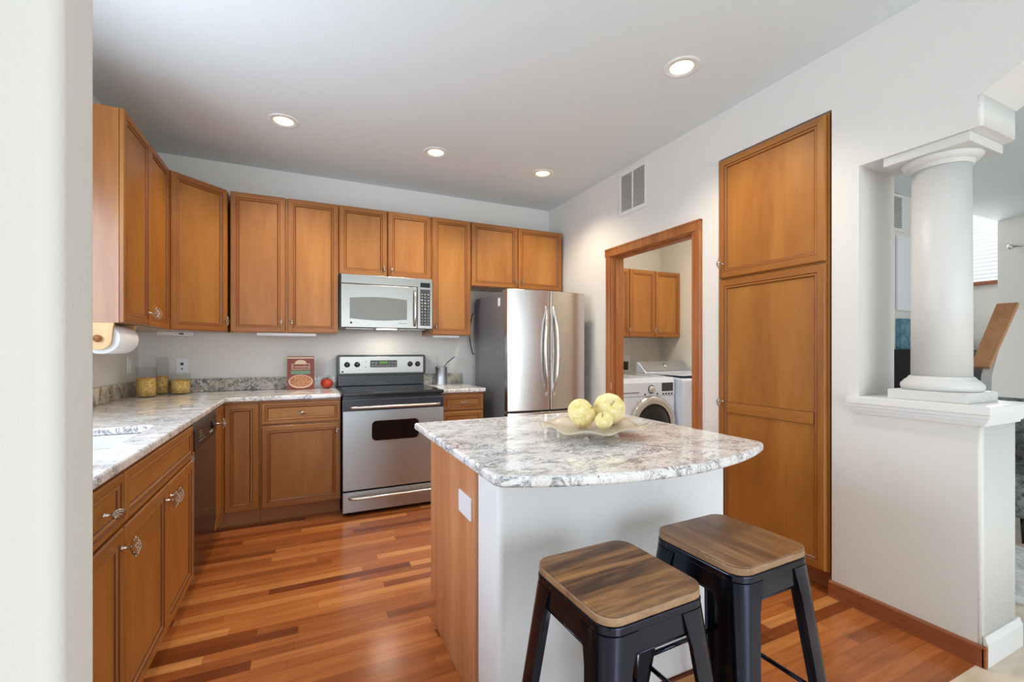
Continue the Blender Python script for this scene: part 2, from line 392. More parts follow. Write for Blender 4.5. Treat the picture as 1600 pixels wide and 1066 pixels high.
# right wall (thin past the laundry door, thick round the pass-through)
wr = MB()
T = .114
wr.box(RX, RX + T, 3.135, BY, 0, CZ)
wr.box(RX, RX + T, 2.225, 3.135, 2.055, CZ)
wr.box(RX, RX + T, 2.03, 2.225, 0, CZ)
wr.box(RX + .30, RX + .31, 1.355, 2.03, 0, CZ)
wr.box(RX, RX + .30, 1.355, 2.03, 2.45, CZ)
wr.box(RX, RX + .31, 1.234, 1.355, 0, CZ)
wr.box(RX + T, RX + .31, 2.02, 2.03, 0, CZ)
struct(wr.build('wall_right', 'wall'))
hd = MB().prism([(1.234, CZ), (1.234, 2.2445), (.805, 2.2445), (-.10, CZ)], RX, RX + .31, 'X')
struct(hd.build('wall_right', 'wall'))
def endwall(z0, z1, y1, name):
    # rounded-corner end: front face plain paint, end face knockdown texture
    r = .014; pf = [(RX, y1), (RX, .805 + r)] + [(RX + r - r * math.cos(R(a)), .805 + r - r * math.sin(R(a))) for a in range(15, 90, 15)]
    pe = [(RX + r, .805), (RX + .31 - r, .805)] + [(RX + .31 - r + r * math.sin(R(a)), .805 + r - r * math.cos(R(a))) for a in range(15, 91, 15)] + [(RX + .31, y1)]
    pts = pf + pe; n = len(pts); vs = [(p[0], p[1], z0) for p in pts] + [(p[0], p[1], z1) for p in pts]
    b = MB(); b.add(vs, [tuple(range(n)), tuple(range(2 * n - 1, n - 1, -1))], 0)
    for i in range(n): b.add(vs, [(i, (i + 1) % n, (i + 1) % n + n, i + n)], 1 if i >= len(pf) else 0, 1 < i + 1 < n and i not in (0,))
    return struct(b.build(name, ['wall', 'texture']))
endwall(0, .985, 1.234, 'wall_half')
endwall(2.12, 2.2445, 1.234, 'wall_header')
# baseboards
struct(MB().prism([(RX - .0005, 0), (RX - .0005, .083), (RX - .008, .083), (RX - .014, .074), (RX - .014, 0)], .797, 1.363, 'Y').build('baseboard_right', 'trimwood_y'))
struct(MB().box(RX - .014, RX + .004, .789, .8045, 0, .083).build('baseboard_corner', 'trimwood_y', bevel=.003))
struct(MB().prism([(.8045, 0), (.8045, .115), (.799, .115), (.795, .10), (.790, .09), (.790, 0)], RX + .005, RX + .325, 'X').build('baseboard_end', 'white'))
# laundry door casing and jamb
cs = MB()
for y0, y1 in ((3.128, 3.197), (2.158, 2.227)):
    a, b = (y0, y1) if y0 > 2.7 else (y1, y0)      # a = inner side
    s_ = 1 if b > a else -1
    prof = [(RX - .0005, a), (RX - .010, a), (RX - .012, a + s_ * .012), (RX - .017, a + s_ * .02), (RX - .019, a + s_ * .055), (RX - .013, a + s_ * .065), (RX - .0005, b)]
    cs.prism(prof, 0, 2.045 if y0 > 2.7 else 2.045, 'Z')
cs.box(RX - .019, RX - .0005, 2.158, 3.197, 2.045, 2.106).box(RX - .022, RX - .0005, 2.158, 3.197, 2.100, 2.114)
struct(cs.build('door_1', 'trimwood_v'))
jb = MB().box(RX - .006, RX + T + .006, 3.116, 3.1345, 0, 2.0545).box(RX - .006, RX + T + .006, 2.2255, 2.243, 0, 2.0545).box(RX - .006, RX + T + .006, 2.243, 3.116, 2.037, 2.0545)
jb.box(RX + .03, RX + .06, 3.104, 3.116, 0, 2.037).box(RX + .03, RX + .06, 2.243, 2.255, 0, 2.037).box(RX + .03, RX + .06, 2.255, 3.104, 2.025, 2.037)
struct(jb.build('door_1_jamb', 'trimwood_v'))
tag(MB().box(RX - .0085, RX - .0062, 3.119, 3.128, .90, .96).build('strike_plate', 'satin'), 'small metal strike plate on the laundry door jamb', 'hardware')

# laundry room shell
struct(MB().box(2.52, 4.1, BY, BY + .12, 0, CZ).build('wall_laundry_back', 'wall'))
struct(MB().box(3.985, 4.1, 2.0, BY, 0, CZ).build('wall_laundry_right', 'wall'))
struct(MB().box(2.72, 3.985, 1.98, 2.02, 0, CZ).build('wall_laundry_near', 'wall'))
area('laundry_ceiling_light', (3.2, 2.9, 2.70), (0, 0, 0), .5, .5, 22, (1.0, .87, .68))

# living room beyond
struct(MB().box(4.1, 6.1, 2.33, 2.45, 0, CZ).build('wall_living_back', 'wall'))
struct(MB().box(4.0, 4.1, 2.02, 2.33, 0, CZ).build('wall_living_side', 'wall'))
wv = MB().box(8.0, 8.12, 2.0, 4.5, 0, 2.13).box(8.0, 8.12, 2.0, 2.52, 2.13, 4.6).box(8.0, 8.12, 3.4, 4.5, 2.13, 4.6).box(8.0, 8.12, 2.52, 3.4, 3.6, 4.6)
struct(wv.build('wall_stairwell', 'wall'))
struct(MB().box(6.1, 8.12, 4.5, 4.6, 0, 4.6).build('wall_stairwell_back', 'wall'))
struct(MB().box(6.1, 8.12, 2.2, 4.6, 4.6, 4.7).build('ceiling_stairwell', 'ceil'))
struct(MB().box(6.0, 6.1, 2.45, 4.5, 0, 4.6).build('wall_stairwell_left', 'wall'))
struct(MB().box(7.35, 8.0, 2.2, 2.33, CZ + .10, 4.6).box(6.1, 7.35, 2.2, 2.33, CZ + .10, 4.6).build('wall_stairwell_upper', 'wall'))
struct(MB().box(7.35, 7.45, -3.5, 2.33, 0, CZ).build('wall_living_far', 'wall'))
# unseen rooms behind the camera: outer walls, wide windows sized for fill light
rw = MB().box(-3.6, -1.6, -3.62, -3.5, 0, CZ).box(-1.6, 2.8, -3.62, -3.5, 0, .06).box(-1.6, 2.8, -3.62, -3.5, 2.45, CZ).box(2.8, 3.4, -3.62, -3.5, 0, CZ).box(3.4, 6.6, -3.62, -3.5, 0, .5).box(3.4, 6.6, -3.62, -3.5, 2.5, CZ).box(6.6, 7.45, -3.62, -3.5, 0, CZ)
struct(rw.build('wall_rear', 'wall'))
lw = MB().box(-3.62, -3.5, -3.6, -2.8, 0, CZ).box(-3.62, -3.5, -2.8, -.2, 0, .45).box(-3.62, -3.5, -2.8, -.2, 2.45, CZ).box(-3.62, -3.5, -.2, .82, 0, CZ)
struct(lw.build('wall_dining_left', 'wall'))
fr_ = MB()
for x in (-1.6, -.13, 1.33, 2.76): fr_.box(x, x + .04, -3.58, -3.53, .06, 2.45)
fr_.box(-1.6, 2.8, -3.58, -3.53, .06, .12).box(-1.6, 2.8, -3.58, -3.53, 2.40, 2.45)
struct(fr_.build('window_2', 'white'))

# ------------------------------------------------------------ pulls
def pull_mesh():
    b = MB()
    b.lathe([(.0075, 0), (.0075, -.003), (.0045, -.005), (.004, -.022), (.006, -.026)], axis='Y', n=10)
    Lh = .027
    for k in range(5):
        path = []
        for i in range(17):
            t = i / 16; z = -Lh + 2 * Lh * t; r = .0115 * math.sin(PI * t) ** .8 + .0015; a = 2 * PI * k / 6 + t * PI * 1.7
            path.append((r * math.cos(a), -.034 + r * math.sin(a), z))
        b.tube(path, .0015, 5)
    for s_ in (-1, 1): b.lathe([(.0005, -.004), (.0042, -.002), (.0045, .001), (.0005, .005)], c=(0, -.034, s_ * (Lh + .001)), n=8)
    return b.mesh('pull', ['knob'])
PULL = pull_mesh()
def pull(parent, x, y, z, horiz=False):
    o = bpy.data.objects.new('handle', PULL); COL.objects.link(o); o.parent = parent; o.location = (x, y, z)
    if horiz: o.rotation_euler = (0, R(90), 0)
    o['label'] = 'pewter twisted birdcage pull'
    return o

def front_mesh(w, h, t=.02, fw=.055, midrail=None):
    # mitred frame, dark glazed bead, recessed flat panel. local: x 0..w, z 0..h, back y=0, face y=-t
    b = MB()
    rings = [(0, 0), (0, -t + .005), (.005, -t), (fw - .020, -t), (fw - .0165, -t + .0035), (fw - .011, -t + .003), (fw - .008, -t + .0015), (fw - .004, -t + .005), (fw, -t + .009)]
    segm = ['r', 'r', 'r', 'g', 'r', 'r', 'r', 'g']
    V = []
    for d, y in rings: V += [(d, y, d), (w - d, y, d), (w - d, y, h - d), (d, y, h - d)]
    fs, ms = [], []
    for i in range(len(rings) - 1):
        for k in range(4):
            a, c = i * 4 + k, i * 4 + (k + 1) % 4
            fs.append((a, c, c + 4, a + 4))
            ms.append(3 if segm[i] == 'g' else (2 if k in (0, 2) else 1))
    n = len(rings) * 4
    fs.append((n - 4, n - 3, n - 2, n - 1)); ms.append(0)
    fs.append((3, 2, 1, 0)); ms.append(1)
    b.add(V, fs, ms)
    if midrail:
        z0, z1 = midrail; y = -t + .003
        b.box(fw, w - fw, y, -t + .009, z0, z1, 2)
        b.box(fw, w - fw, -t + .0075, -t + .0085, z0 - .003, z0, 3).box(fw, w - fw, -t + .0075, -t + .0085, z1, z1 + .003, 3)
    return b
MATS_F = ['panel', 'rail_v', 'rail_h', 'glaze']
def front(kind, parent, x0, x1, z0, z1, hnd=None, fw=None, **k):
    w_, h_ = x1 - x0, z1 - z0
    if fw is None: fw = .057 if kind == 'door' else .042
    if kind != 'door': MF = ['panel_h', 'rail_v', 'rail_h', 'glaze']
    else: MF = MATS_F
    o = front_mesh(w_, h_, fw=fw, **k).build(kind, MF, parent, (x0, -.003, z0))
    if hnd:
        pull(o, hnd[0], -.020, hnd[1], kind != 'door')
    return o
M['panel_h'] = wood('cherry_panel_level', (.9, 5, 5), CAB)

def cabinet(label, x, y, rz, w_, depth, z0, z1, fronts, group=None, toe=0, kindname='wall_cabinet', poly=None, hollow=False):
    t = thing(kindname, label, 'cabinet', (x, y, 0), rz, group)
    b = MB()
    e = .0006
    if poly: b.prism(poly, z0, z1, 'Z')
    elif toe:
        b.prism([(0, z0), (depth, z0), (depth, z1), (0, z1)], e, w_ - e, 'X')
        b.box(e, w_ - e, .07, depth, 0.001, z0, 1)
    else: b.box(e, w_ - e, 0, depth, z0, z1)
    if hollow:
        b = MB().cells([0, .018, w_ - .018, w_], [0, .018, depth], lambda i, j: not (i == 1 and j == 1), z0, z1)
        b.box(.018, w_ - .018, .018, depth, z0, z0 + .02).box(e, w_ - e, .07, depth, 0.001, z0 - .0005, 1)
    b.build('body', ['carcass', 'toe'], t)
    for f in fronts:
        f = dict(f); k = f.pop('kind', 'door'); front(k, t, f.pop('x0'), f.pop('x1'), f.pop('z0'), f.pop('z1'), f.pop('hnd', None), **f)
    return t
G = .0035
# --- upper cabinets on the back wall
s0, s1, s2, s3, s4, s5, s6, s7 = -.5, -.122, .258, .646, 1.022, 1.400, 1.881, 2.376
YU = BY - .305
def D(x0, x1, z0, z1, side=None, hz=.075, **k):
    w_ = x1 - x0
    h = None
    if side == 'r': h = (w_ - .028, hz)
    if side == 'l': h = (.028, hz)
    return dict(x0=x0, x1=x1, z0=z0, z1=z1, hnd=h, **k)
GU = 'wall cabinets along the back wall'
cabinet('two-door tall wooden wall cabinet left of the microwave on the back wall', s0, YU, 0, s2 - s0, .304, ZB, ZT - .004,
        [D(.003, s1 - s0 - .008, ZB + .002, ZT - .004, 'r'), D(s1 - s0 + .008, s2 - s0 - .003, ZB + .002, ZT - .004, 'l')])
cabinet('short two-door wooden wall cabinet directly above the microwave', s2, YU, 0, s4 - s2, .304, 1.860, ZT - .004,
        [D(.003, s3 - s2 - G, 1.862, ZT - .004, 'r', .06), D(s3 - s2 + G, s4 - s2 - .003, 1.862, ZT - .004, 'l', .06)])
cabinet('narrow single-door wooden wall cabinet between microwave and fridge', s4, YU, 0, s5 - s4, .304, ZB, ZT - .004,
        [D(.012, s5 - s4 - .004, ZB + .002, ZT - .004, 'l')])
cabinet('short two-door wooden wall cabinet above the refrigerator', s5, YU, 0, s7 - s5, .304, 1.832, ZT - .004,
        [D(.004, s6 - s5 - G, 1.834, ZT - .004, 'r', .06), D(s6 - s5 + G, s7 - s5 - .004, 1.834, ZT - .004, 'l', .06)])
# --- diagonal corner upper
dl = .305 * math.sqrt(2)
cx, cy = LX + .305, BY - .61
def rot45(px, py):
    dx, dy = px - cx, py - cy; c = math.cos(R(-45)); s_ = math.sin(R(-45)); return (dx * c - dy * s_, dx * s_ + dy * c)
poly = [rot45(*p) for p in ((cx, cy), (cx + .3055, cy + .3055), (cx + .3055, BY - .001), (LX + .001, BY - .001), (LX + .001, cy))]
cabinet('diagonal corner wooden wall cabinet with a single door', cx, cy, R(45), dl, .3, ZB, ZT - .004,
        [D(.018, dl - .018, ZB + .002, ZT - .004, 'r')], poly=poly, kindname='corner_wall_cabinet')
# --- left wall upper
l0, l1, l2 = 2.790, 3.196, 3.608
cabinet('two-door wooden wall cabinet on the left wall above the paper towels', LX + .305, l0, R(90), l2 - l0, .304, ZB, ZT - .004,
        [D(-.0, l1 - l0 - .002, ZB + .002, ZT - .004, 'r'), D(l1 - l0 + .002, l2 - l0 - .003, ZB + .002, ZT - .004, 'l')])

# --- base cabinets, left run (faces +X)
FX = LX + .61; FYb = BY - .61
ya, yb_, yc, yd = 1.735, 2.655, 2.665, 3.270
def base_run(label, y0, y1, fronts, **k): return cabinet(label, FX, y0, R(90), y1 - y0, .608, .114, .880, fronts, toe=1, kindname='base_cabinet', **k)
base_run('wooden base cabinet with one drawer at the near end of the left counter', .95, ya, [
    dict(kind='drawer', x0=.004, x1=ya - .95 - .012, z0=.712, z1=.866, hnd=((ya - .95 - .016) - .16, .077)),
    D(.004, ya - .95 - .012, .118, .702, 'r', .53)])
hw = (yb_ - ya) / 2
base_run('wooden sink base cabinet with two doors and a false drawer front', ya, yb_, [
    dict(kind='drawer', x0=.004, x1=2 * hw - .004, z0=.712, z1=.866),
    D(.004, hw - G, .118, .702, 'r', .53), D(hw + G, 2 * hw - .004, .118, .702, 'l', .53)], hollow=True)
# corner carousel base: L-shaped body with two leaves meeting in the corner
t = thing('corner_base_cabinet', 'L-shaped corner wooden base cabinet with a bi-fold door beside the dishwasher', 'cabinet', (FX, FYb, 0))
e2 = -.285 - FX
b = MB().prism([(0, 0), (0, yd + .012 - FYb), (LX + .001 - FX, yd + .012 - FYb), (LX + .001 - FX, BY - .001 - FYb), (e2, BY - .001 - FYb), (e2, 0)][::-1], .114, .880, 'Z')
b.prism([(-.07, .07), (-.07, yd + .012 - FYb), (LX + .001 - FX, yd + .012 - FYb), (LX + .001 - FX, BY - .001 - FYb), (e2, BY - .001 - FYb), (e2, .07)][::-1], .001, .114, 'Z', 1)
b.build('body', ['carcass', 'toe'], t)
o = front_mesh(FYb - yd - .016 - .002, .748, fw=.05).build('door', MATS_F, t, (.001, yd + .016 - FYb, .118), R(90))
pull(o, .03, -.02, .66)
front_mesh(e2 - .022 - .004, .748, fw=.055).build('door', MATS_F, t, (.022, -.001, .118))
# --- base cabinets, back run
def base_back(label, x0, x1, fronts, **k): return cabinet(label, x0, FYb, 0, x1 - x0, .608, .114, .880, fronts, toe=1, kindname='base_cabinet', **k)
xa = -.2835
base_back('wooden base cabinet with one drawer over one door left of the stove', xa, .253, [
    dict(kind='drawer', x0=.012, x1=.253 - xa - .003, z0=.712, z1=.866, hnd=(.26, .077)),
    D(.012, .253 - xa - .003, .118, .702, 'r', .52)])
base_back('narrow wooden drawer base cabinet between stove and refrigerator', 1.030, 1.408, [
    dict(kind='drawer', x0=.010, x1=.370, z0=.734, z1=.866, hnd=(.18, .066)),
    dict(kind='drawer', x0=.010, x1=.370, z0=.430, z1=.726, hnd=(.18, .15)), dict(kind='drawer', x0=.010, x1=.370, z0=.118, z1=.422, hnd=(.18, .15))])

# --- pantry in the right wall
t = cabinet('tall built-in wooden pantry cabinet with two stacked doors in the right wall', RX - .001, 2.012, R(-90), .648, .295, .114, 2.44,
            [D(.003, .638, 1.690, 2.430, 'l', .09), D(.003, .638, .118, 1.676, 'l', .80, midrail=(.735, .797))], kindname='pantry_cabinet', toe=1)

# ------------------------------------------------------------ countertops
t = thing('countertop', 'white speckled granite L-shaped countertop along the left and back walls', 'countertop', (0, 0, 0))
xs_ = [LX + .001, -.995, -.585, LX + .645, .2535]
ys_ = [.82, 1.78, 2.405, BY - .645, BY - .001]
b = MB().cells(xs_, ys_, lambda i, j: (j == 3 or i < 3) and not (i == 1 and j == 1), .882, .914)
b.build('slab', 'granite', t, bevel=.008, seg=4)
MB().box(LX + .022, .2535, BY - .021, BY - .001, .9145, 1.015).build('backsplash', 'granite_back', t, bevel=.002)
MB().box(LX + .001, LX + .021, .82, BY - .001, .9145, 1.015).build('backsplash', 'granite_back', t, bevel=.002)
t = thing('countertop', 'small white granite countertop right of the stove', 'countertop', (0, 0, 0))
MB().box(1.029, 1.420, BY - .645, BY - .001, .882, .914).build('slab', 'granite', t, bevel=.008, seg=4)
MB().box(1.029, 1.415, BY - .021, BY - .001, .9145, 1.015).build('backsplash', 'granite_back', t, bevel=.002)
# sink
t = thing('sink', 'white double-bowl undermount sink set in the left countertop', 'sink', (-.79, 2.09, .70))
b = MB()
def bowl_(b, x0, x1, y0, y1, z0, z1):
    th = .008
    b.box(x0, x1, y0, y1, z0, z0 + th); b.box(x0, x0 + th, y0, y1, z0, z1); b.box(x1 - th, x1, y0, y1, z0, z1)
    b.box(x0, x1, y0, y0 + th, z0, z1); b.box(x0, x1, y1 - th, y1, z0, z1)
bowl_(b, -.213, .213, -.318, -.01, .0, .181); bowl_(b, -.213, .213, .0, .323, .0, .181)
b.build('basin', 'porcelain', t, bevel=.003)
MB().box(-.204, .204, -.0105, .0005, .150, .176).build('divider', 'porcelain', t, bevel=.003)
for yy in (-.16, .16): MB().lathe([(.001, .009), (.04, .009), (.042, .012), (.03, .0125), (.001, .011)], c=(0, yy, 0), n=20).build('drain', 'chrome', t)
tag(MB().lathe([(.001, .9145), (.020, .9145), (.026, .922), (.024, .923), (.018, .917), (.001, .916)], n=24).build('soap_dish', 'satin', None, (-.606, 3.10, 0)), 'tiny round silver dish on the counter above the dishwasher', 'dish')
bpy.data.objects['soap_dish'].scale = (1.3, .8, 1)

# ------------------------------------------------------------ island
t = thing('kitchen_island', 'kitchen island with wood end panel, white drywall front and granite top', 'island', (0, 0, 0))
struct_pts = [(.54, 1.262), (1.535, 1.262), (1.535, 1.45), (.54, 1.45)]
MB().box(.541, 1.535, 1.262, 1.45, .001, .845).build('drywall_base', 'wallcool', t, bevel=.022, seg=6)
MB().prism([(1.4515, .001), (1.97, .001), (1.97, .114), (2.04, .114), (2.04, .845), (1.4515, .845)], .535, .555, 'X').build('end_panel', 'islandwood', t, bevel=.0015)
MB().box(.556, 1.53, 1.4515, 2.02, .114, .845).build('cabinet_body', 'carcass', t)
MB().box(.556, 1.53, 1.4515, 1.955, .001, .113).build('toe_board', 'toe', t)
MB().box(.545, 1.535, 1.262 + .03, 2.04, .8455, .8595).build('sub_top', 'carcass', t)
for k in range(2):
    w_ = .485
    front_mesh(w_ - .006, .5).build('door', MATS_F, t, (1.53 - k * w_, 2.021, .125), R(180))
    front_mesh(w_ - .006, .19, fw=.042).build('drawer', MATS_F, t, (1.53 - k * w_, 2.021, .64), R(180))
# top: straight back and sides, bowed front, rounded corners
def arc_pts():
    x0, x1, yb, yf = .475, 1.578, 2.13, 1.125
    sag = .137; ch = (x1 - x0) / 2; Rr = (ch * ch + sag * sag) / (2 * sag); cxx = (x0 + x1) / 2; cyy = yf - sag + Rr
    pts = []
    n = 28; a0 = math.asin(ch / Rr)
    for k in range(n + 1):
        a = -a0 + 2 * a0 * k / n; pts.append(Vector((cxx + Rr * math.sin(a), cyy - Rr * math.cos(a))))
    full = pts + [Vector((x1, yb)), Vector((x0, yb))]
    def fillet(i, r):
        p = full[i]; a = full[i - 1]; c = full[(i + 1) % len(full)]
        u = (a - p).normalized(); v = (c - p).normalized(); out = []
        A = p + u * r; B = p + v * r
        for k in range(7):
            s_ = k / 6; out.append((1 - s_) ** 2 * A + 2 * s_ * (1 - s_) * p + s_ * s_ * B)
        return out
    res = []
    N_ = len(full)
    for i in range(N_):
        if i == n: res += fillet(i, .032)
        elif i == 0: res += fillet(0, .032)
        elif i in (N_ - 2, N_ - 1): res += fillet(i, .02)
        else: res.append(full[i])
    return [(p.x, p.y) for p in res]
MB().prism(arc_pts(), .860, .892, 'Z').build('granite_top', 'granite', t, bevel=.011, seg=5)
o = tag(MB().prism(rrect(-.067, .067, -.040, .040, .004), -.006, 0, 'X').build('outlet_plate', 'plastic', None, (.5345, 1.545, .676), bevel=.001), 'blank white electrical outlet plate on the island end panel', 'outlet')

# ------------------------------------------------------------ range
t = thing('stove', 'stainless steel electric stove with black glass cooktop', 'stove', (.2585, 0, 0))
RW = .762
yF = 3.53      # body front
MB().box(.004, RW - .004, yF, BY - .03, .02, .895).build('body', 'blackp', t)
for x in (.05, RW - .05):
    for y in (yF + .05, BY - .1): MB().lathe([(.018, 0.001), (.018, .02)], c=(x, y, 0), n=12).build('foot', 'blackp', t)
b = MB().prism(rrect(-.004, RW + .006, yF - .035, BY - .07, .01), .895, .921, 'Z'); b.build('cooktop', 'blackp', t, bevel=.005, seg=3)
b = MB().box(.02, RW - .02, yF - .01, BY - .14, .9212, .923)
b.build('glass_top', 'black', t)
for bx, by, br in ((.2, 3.72, .105), (.56, 3.72, .08), (.2, 3.97, .075), (.56, 3.97, .1)):
    ring = [(bx + br * math.cos(2 * PI * k / 40), by + br * math.sin(2 * PI * k / 40), .9233) for k in range(40)]
    MB().tube(ring, .0008, 4, closed=True).build('burner_ring', 'darkgrey', t)
# oven door
dz0, dz1 = .198, .868
b = MB().prism(rrect(.0, RW, dz0, dz1, .004), yF - .038, yF - .002, 'Y')
b.build('oven_door', 'steel_h', t, bevel=.003)
MB().prism(rrect(.001, RW - .001, .785, .867, .003), yF - .0405, yF - .0385, 'Y').build('door_top_band', 'navy', t)
win = rrect(.205, .560, .555, .705, .035, 8)
MB().prism(rrect(.200, .565, .550, .710, .038, 8), yF - .0395, yF - .0383, 'Y').build('window_trim', 'satin', t)
MB().prism(win, yF - .0408, yF - .0396, 'Y').build('oven_window', 'black', t)
def bar_handle(name, z, y0, parent, x0, x1, r=.011, out=.045, mt='satin'):
    pts = [(x0, y0, z), (x0 + .005, y0 - out * .6, z), (x0 + .02, y0 - out * .92, z), (x0 + .05, y0 - out, z)]
    for k in range(1, 6): pts.append((x0 + .05 + (x1 - x0 - .1) * k / 6, y0 - out - .006 * math.sin(PI * k / 6), z))
    pts += [(x1 - .05, y0 - out, z), (x1 - .02, y0 - out * .92, z), (x1 - .005, y0 - out * .6, z), (x1, y0, z)]
    return MB().tube(pts, r, 10).build(name, mt, parent)
bar_handle('handle', .815, yF - .040, t, .045, RW - .035)
b = MB().prism(rrect(.0, RW, .035, .185, .004), yF - .036, yF - .002, 'Y')
dr = b.build('warming_drawer', 'steel_h', t, bevel=.003)
bar_handle('handle', .145, yF - .036, dr, .045, RW - .035)
# back guard and console
MB().box(.004, RW - .004, BY - .085, BY - .025, .921, 1.03).build('back_guard', 'blackp', t, bevel=.006, seg=3)
MB().prism(rrect(-.002, RW + .012, 1.015, 1.197, .022, 6), BY - .092, BY - .022, 'Y').build('console_shell', 'blackp', t, bevel=.004)
con = MB().prism(rrect(.022, RW - .012, 1.035, 1.180, .008), BY - .0965, BY - .0925, 'Y').build('control_panel', 'steel_f', t, bevel=.001)
for x in (.082, .165, .628, .698):
    k_ = MB().lathe([(.024, BY - .097), (.024, BY - .101), (.019, BY - .104), (.018, BY - .122), (.016, BY - .125), (.001, BY - .125)], c=(x, 0, 1.112), axis='Y', n=20)
    k_.box(x - .003, x + .003, BY - .127, BY - .104, 1.095, 1.130); kb = k_.build('knob', 'blackp', con)
MB().prism(rrect(.275, .510, 1.085, 1.148, .008), BY - .099, BY - .0967, 'Y').build('clock_panel', 'darkgrey', con)
MB().box(.355, .425, BY - .0998, BY - .0991, 1.118, 1.140).build('display', 'display', con)
bt = MB()
for i in range(4):
    for j in range(2):
        if i < 2: bt.box(.285 + i * .03, .305 + i * .03, BY - .0998, BY - .0991, 1.095 + j * .024, 1.107 + j * .024)
        bt.box(.435 + (i % 3) * .024, .45 + (i % 3) * .024, BY - .0998, BY - .0991, 1.097 + j * .024, 1.107 + j * .024)
for i in range(5): bt.box(.345 + i * .018, .357 + i * .018, BY - .0998, BY - .0991, 1.094, 1.104)
bt.build('button', 'window_glass_grey', con)
for z in (1.088, 1.138): MB().lathe([(.004, BY - .0967), (.004, BY - .099), (.001, BY - .099)], c=(.238, 0, z), axis='Y', n=10).build('indicator', 'blackp', con)
def badge(parent, x, y, z, r=.008, rot=None):
    b = MB().lathe([(r, 0), (r, -.0012), (r * .82, -.0014), (r * .8, -.0008), (.0005, -.0008)], axis='Y', n=20)
    o = b.build('badge', 'darkgrey', parent, (x, y, z)); return o
badge(con, .045, BY - .0966, 1.05)

# ------------------------------------------------------------ microwave
t = thing('microwave', 'stainless steel over-the-range microwave with black keypad', 'microwave', (.2610, 0, 0))
my = 3.825; mz0, mz1 = 1.420, 1.856; MW = .757
MB().box(.0, MW, my + .04, BY - .002, mz0, mz1).build('body', 'blackp', t)
MB().box(.012, MW, my + .002, my + .039, mz1 - .075, mz1).build('vent_grille', 'steel_f', t, bevel=.003)
dm = MB().box(.012, .622, my, my + .039, mz0 + .004, mz1 - .078).build('door', 'steel_f', t, bevel=.004)
pts = []
for k in range(13): a = k / 12; pts.append((.075 + .46 * a, mz0 + .078 - .014 * math.sin(PI * a)))
for k in range(13): a = k / 12; pts.append((.535 - .46 * a, mz0 + .245 + .014 * math.sin(PI * a)))
MB().prism(pts, my - .0015, my - .0003, 'Y').build('window', 'window_glass_grey', dm)
hp = [(.600, my, mz0 + .03), (.600, my - .02, mz0 + .05)] + [(.600, my - .028 - .008 * math.sin(PI * k / 6), mz0 + .075 + .2 * k / 6) for k in range(7)] + [(.600, my - .02, mz0 + .30), (.600, my, mz0 + .325)]
MB().tube(hp, .011, 10).build('handle', 'satin', dm)
badge(dm, .085, my - .0003, mz0 + .042, .009)
MB().box(.465, .535, my - .0006, my - .0002, mz0 + .043, mz0 + .046).build('lettering', 'darkgrey', dm)
cp = MB().box(.626, MW, my + .001, my + .039, mz0 + .004, mz1 - .005).build('control_panel', 'steel_f', t, bevel=.003)
MB().box(.650, .735, my - .001, my + .0005, mz1 - .075, mz1 - .035).build('display', 'black', cp)
MB().box(.650, .735, my - .001, my + .0005, mz0 + .03, mz1 - .093).build('keypad', 'darkgrey', cp)
kb = MB()
for i in range(3):
    for j in range(11): kb.lathe([(.0055, my - .0011), (.0055, my - .0022), (.0005, my - .0022)], c=(.665 + i * .027, 0, mz0 + .045 + j * .0255), axis='Y', n=8)
kb.build('button', 'satin', cp)
tl = MB().box(.30, .46, my + .05, my + .12, mz0 - .006, mz0 - .0005).build('task_light', 'lamp', t)
for q in (.05, .48): MB().box(q, q + .22, my + .05, my + .25, mz0 - .004, mz0 - .0005).build('grease_filter', 'steel_f', t)
area('stove_task_light', (.64, 3.95, mz0 - .012), (0, 0, 0), .16, .06, 1.5, (1, .9, .74))

# ------------------------------------------------------------ fridge
t = thing('refrigerator', 'stainless steel french-door refrigerator with grey sides', 'refrigerator', (1.53, 0, 0))
fy = 3.44; FH = 1.755; FW = .77
MB().box(0, FW, fy, BY - .09, .02, 1.735).build('cabinet', 'fridge_side', t, bevel=.004)
for x in (.06, FW - .06):
    for y in (fy + .06, BY - .15): MB().lathe([(.02, .001), (.02, .02)], c=(x, y, 0), n=10).build('foot', 'blackp', t)
MB().box(.01, .07, fy - .05, fy + .06, 1.736, 1.752).build('hinge_cover', 'fridge_side', t, bevel=.004)
MB().box(FW - .07, FW - .01, fy - .05, fy + .06, 1.736, 1.752).build('hinge_cover', 'fridge_side', t, bevel=.004)
def fdoor(name, x0, x1, z0, z1, curve=.034):
    n = 10; pts = [(x0, fy - .006)]
    for k in range(n + 1):
        x = x0 + (x1 - x0) * k / n; q = (x / FW - .5) * 2
        pts.append((x, fy - .062 - curve * (1 - q * q)))
    pts.append((x1, fy - .006))
    b = MB(); vs = [(p[0], p[1], z0) for p in pts] + [(p[0], p[1], z1) for p in pts]; m_ = len(pts)
    b.prism(pts[::-1], z0, z1, 'Z')
    o = b.build(name, 'steel_v', t, bevel=.006, seg=4)
    return o
half = FW / 2 + .008
d1 = fdoor('door', .001, half - .003, .725, 1.750)
d2 = fdoor('door', half + .003, FW - .001, .725, 1.750)
d3 = fdoor('freezer_drawer', .001, FW - .001, .05, .712)
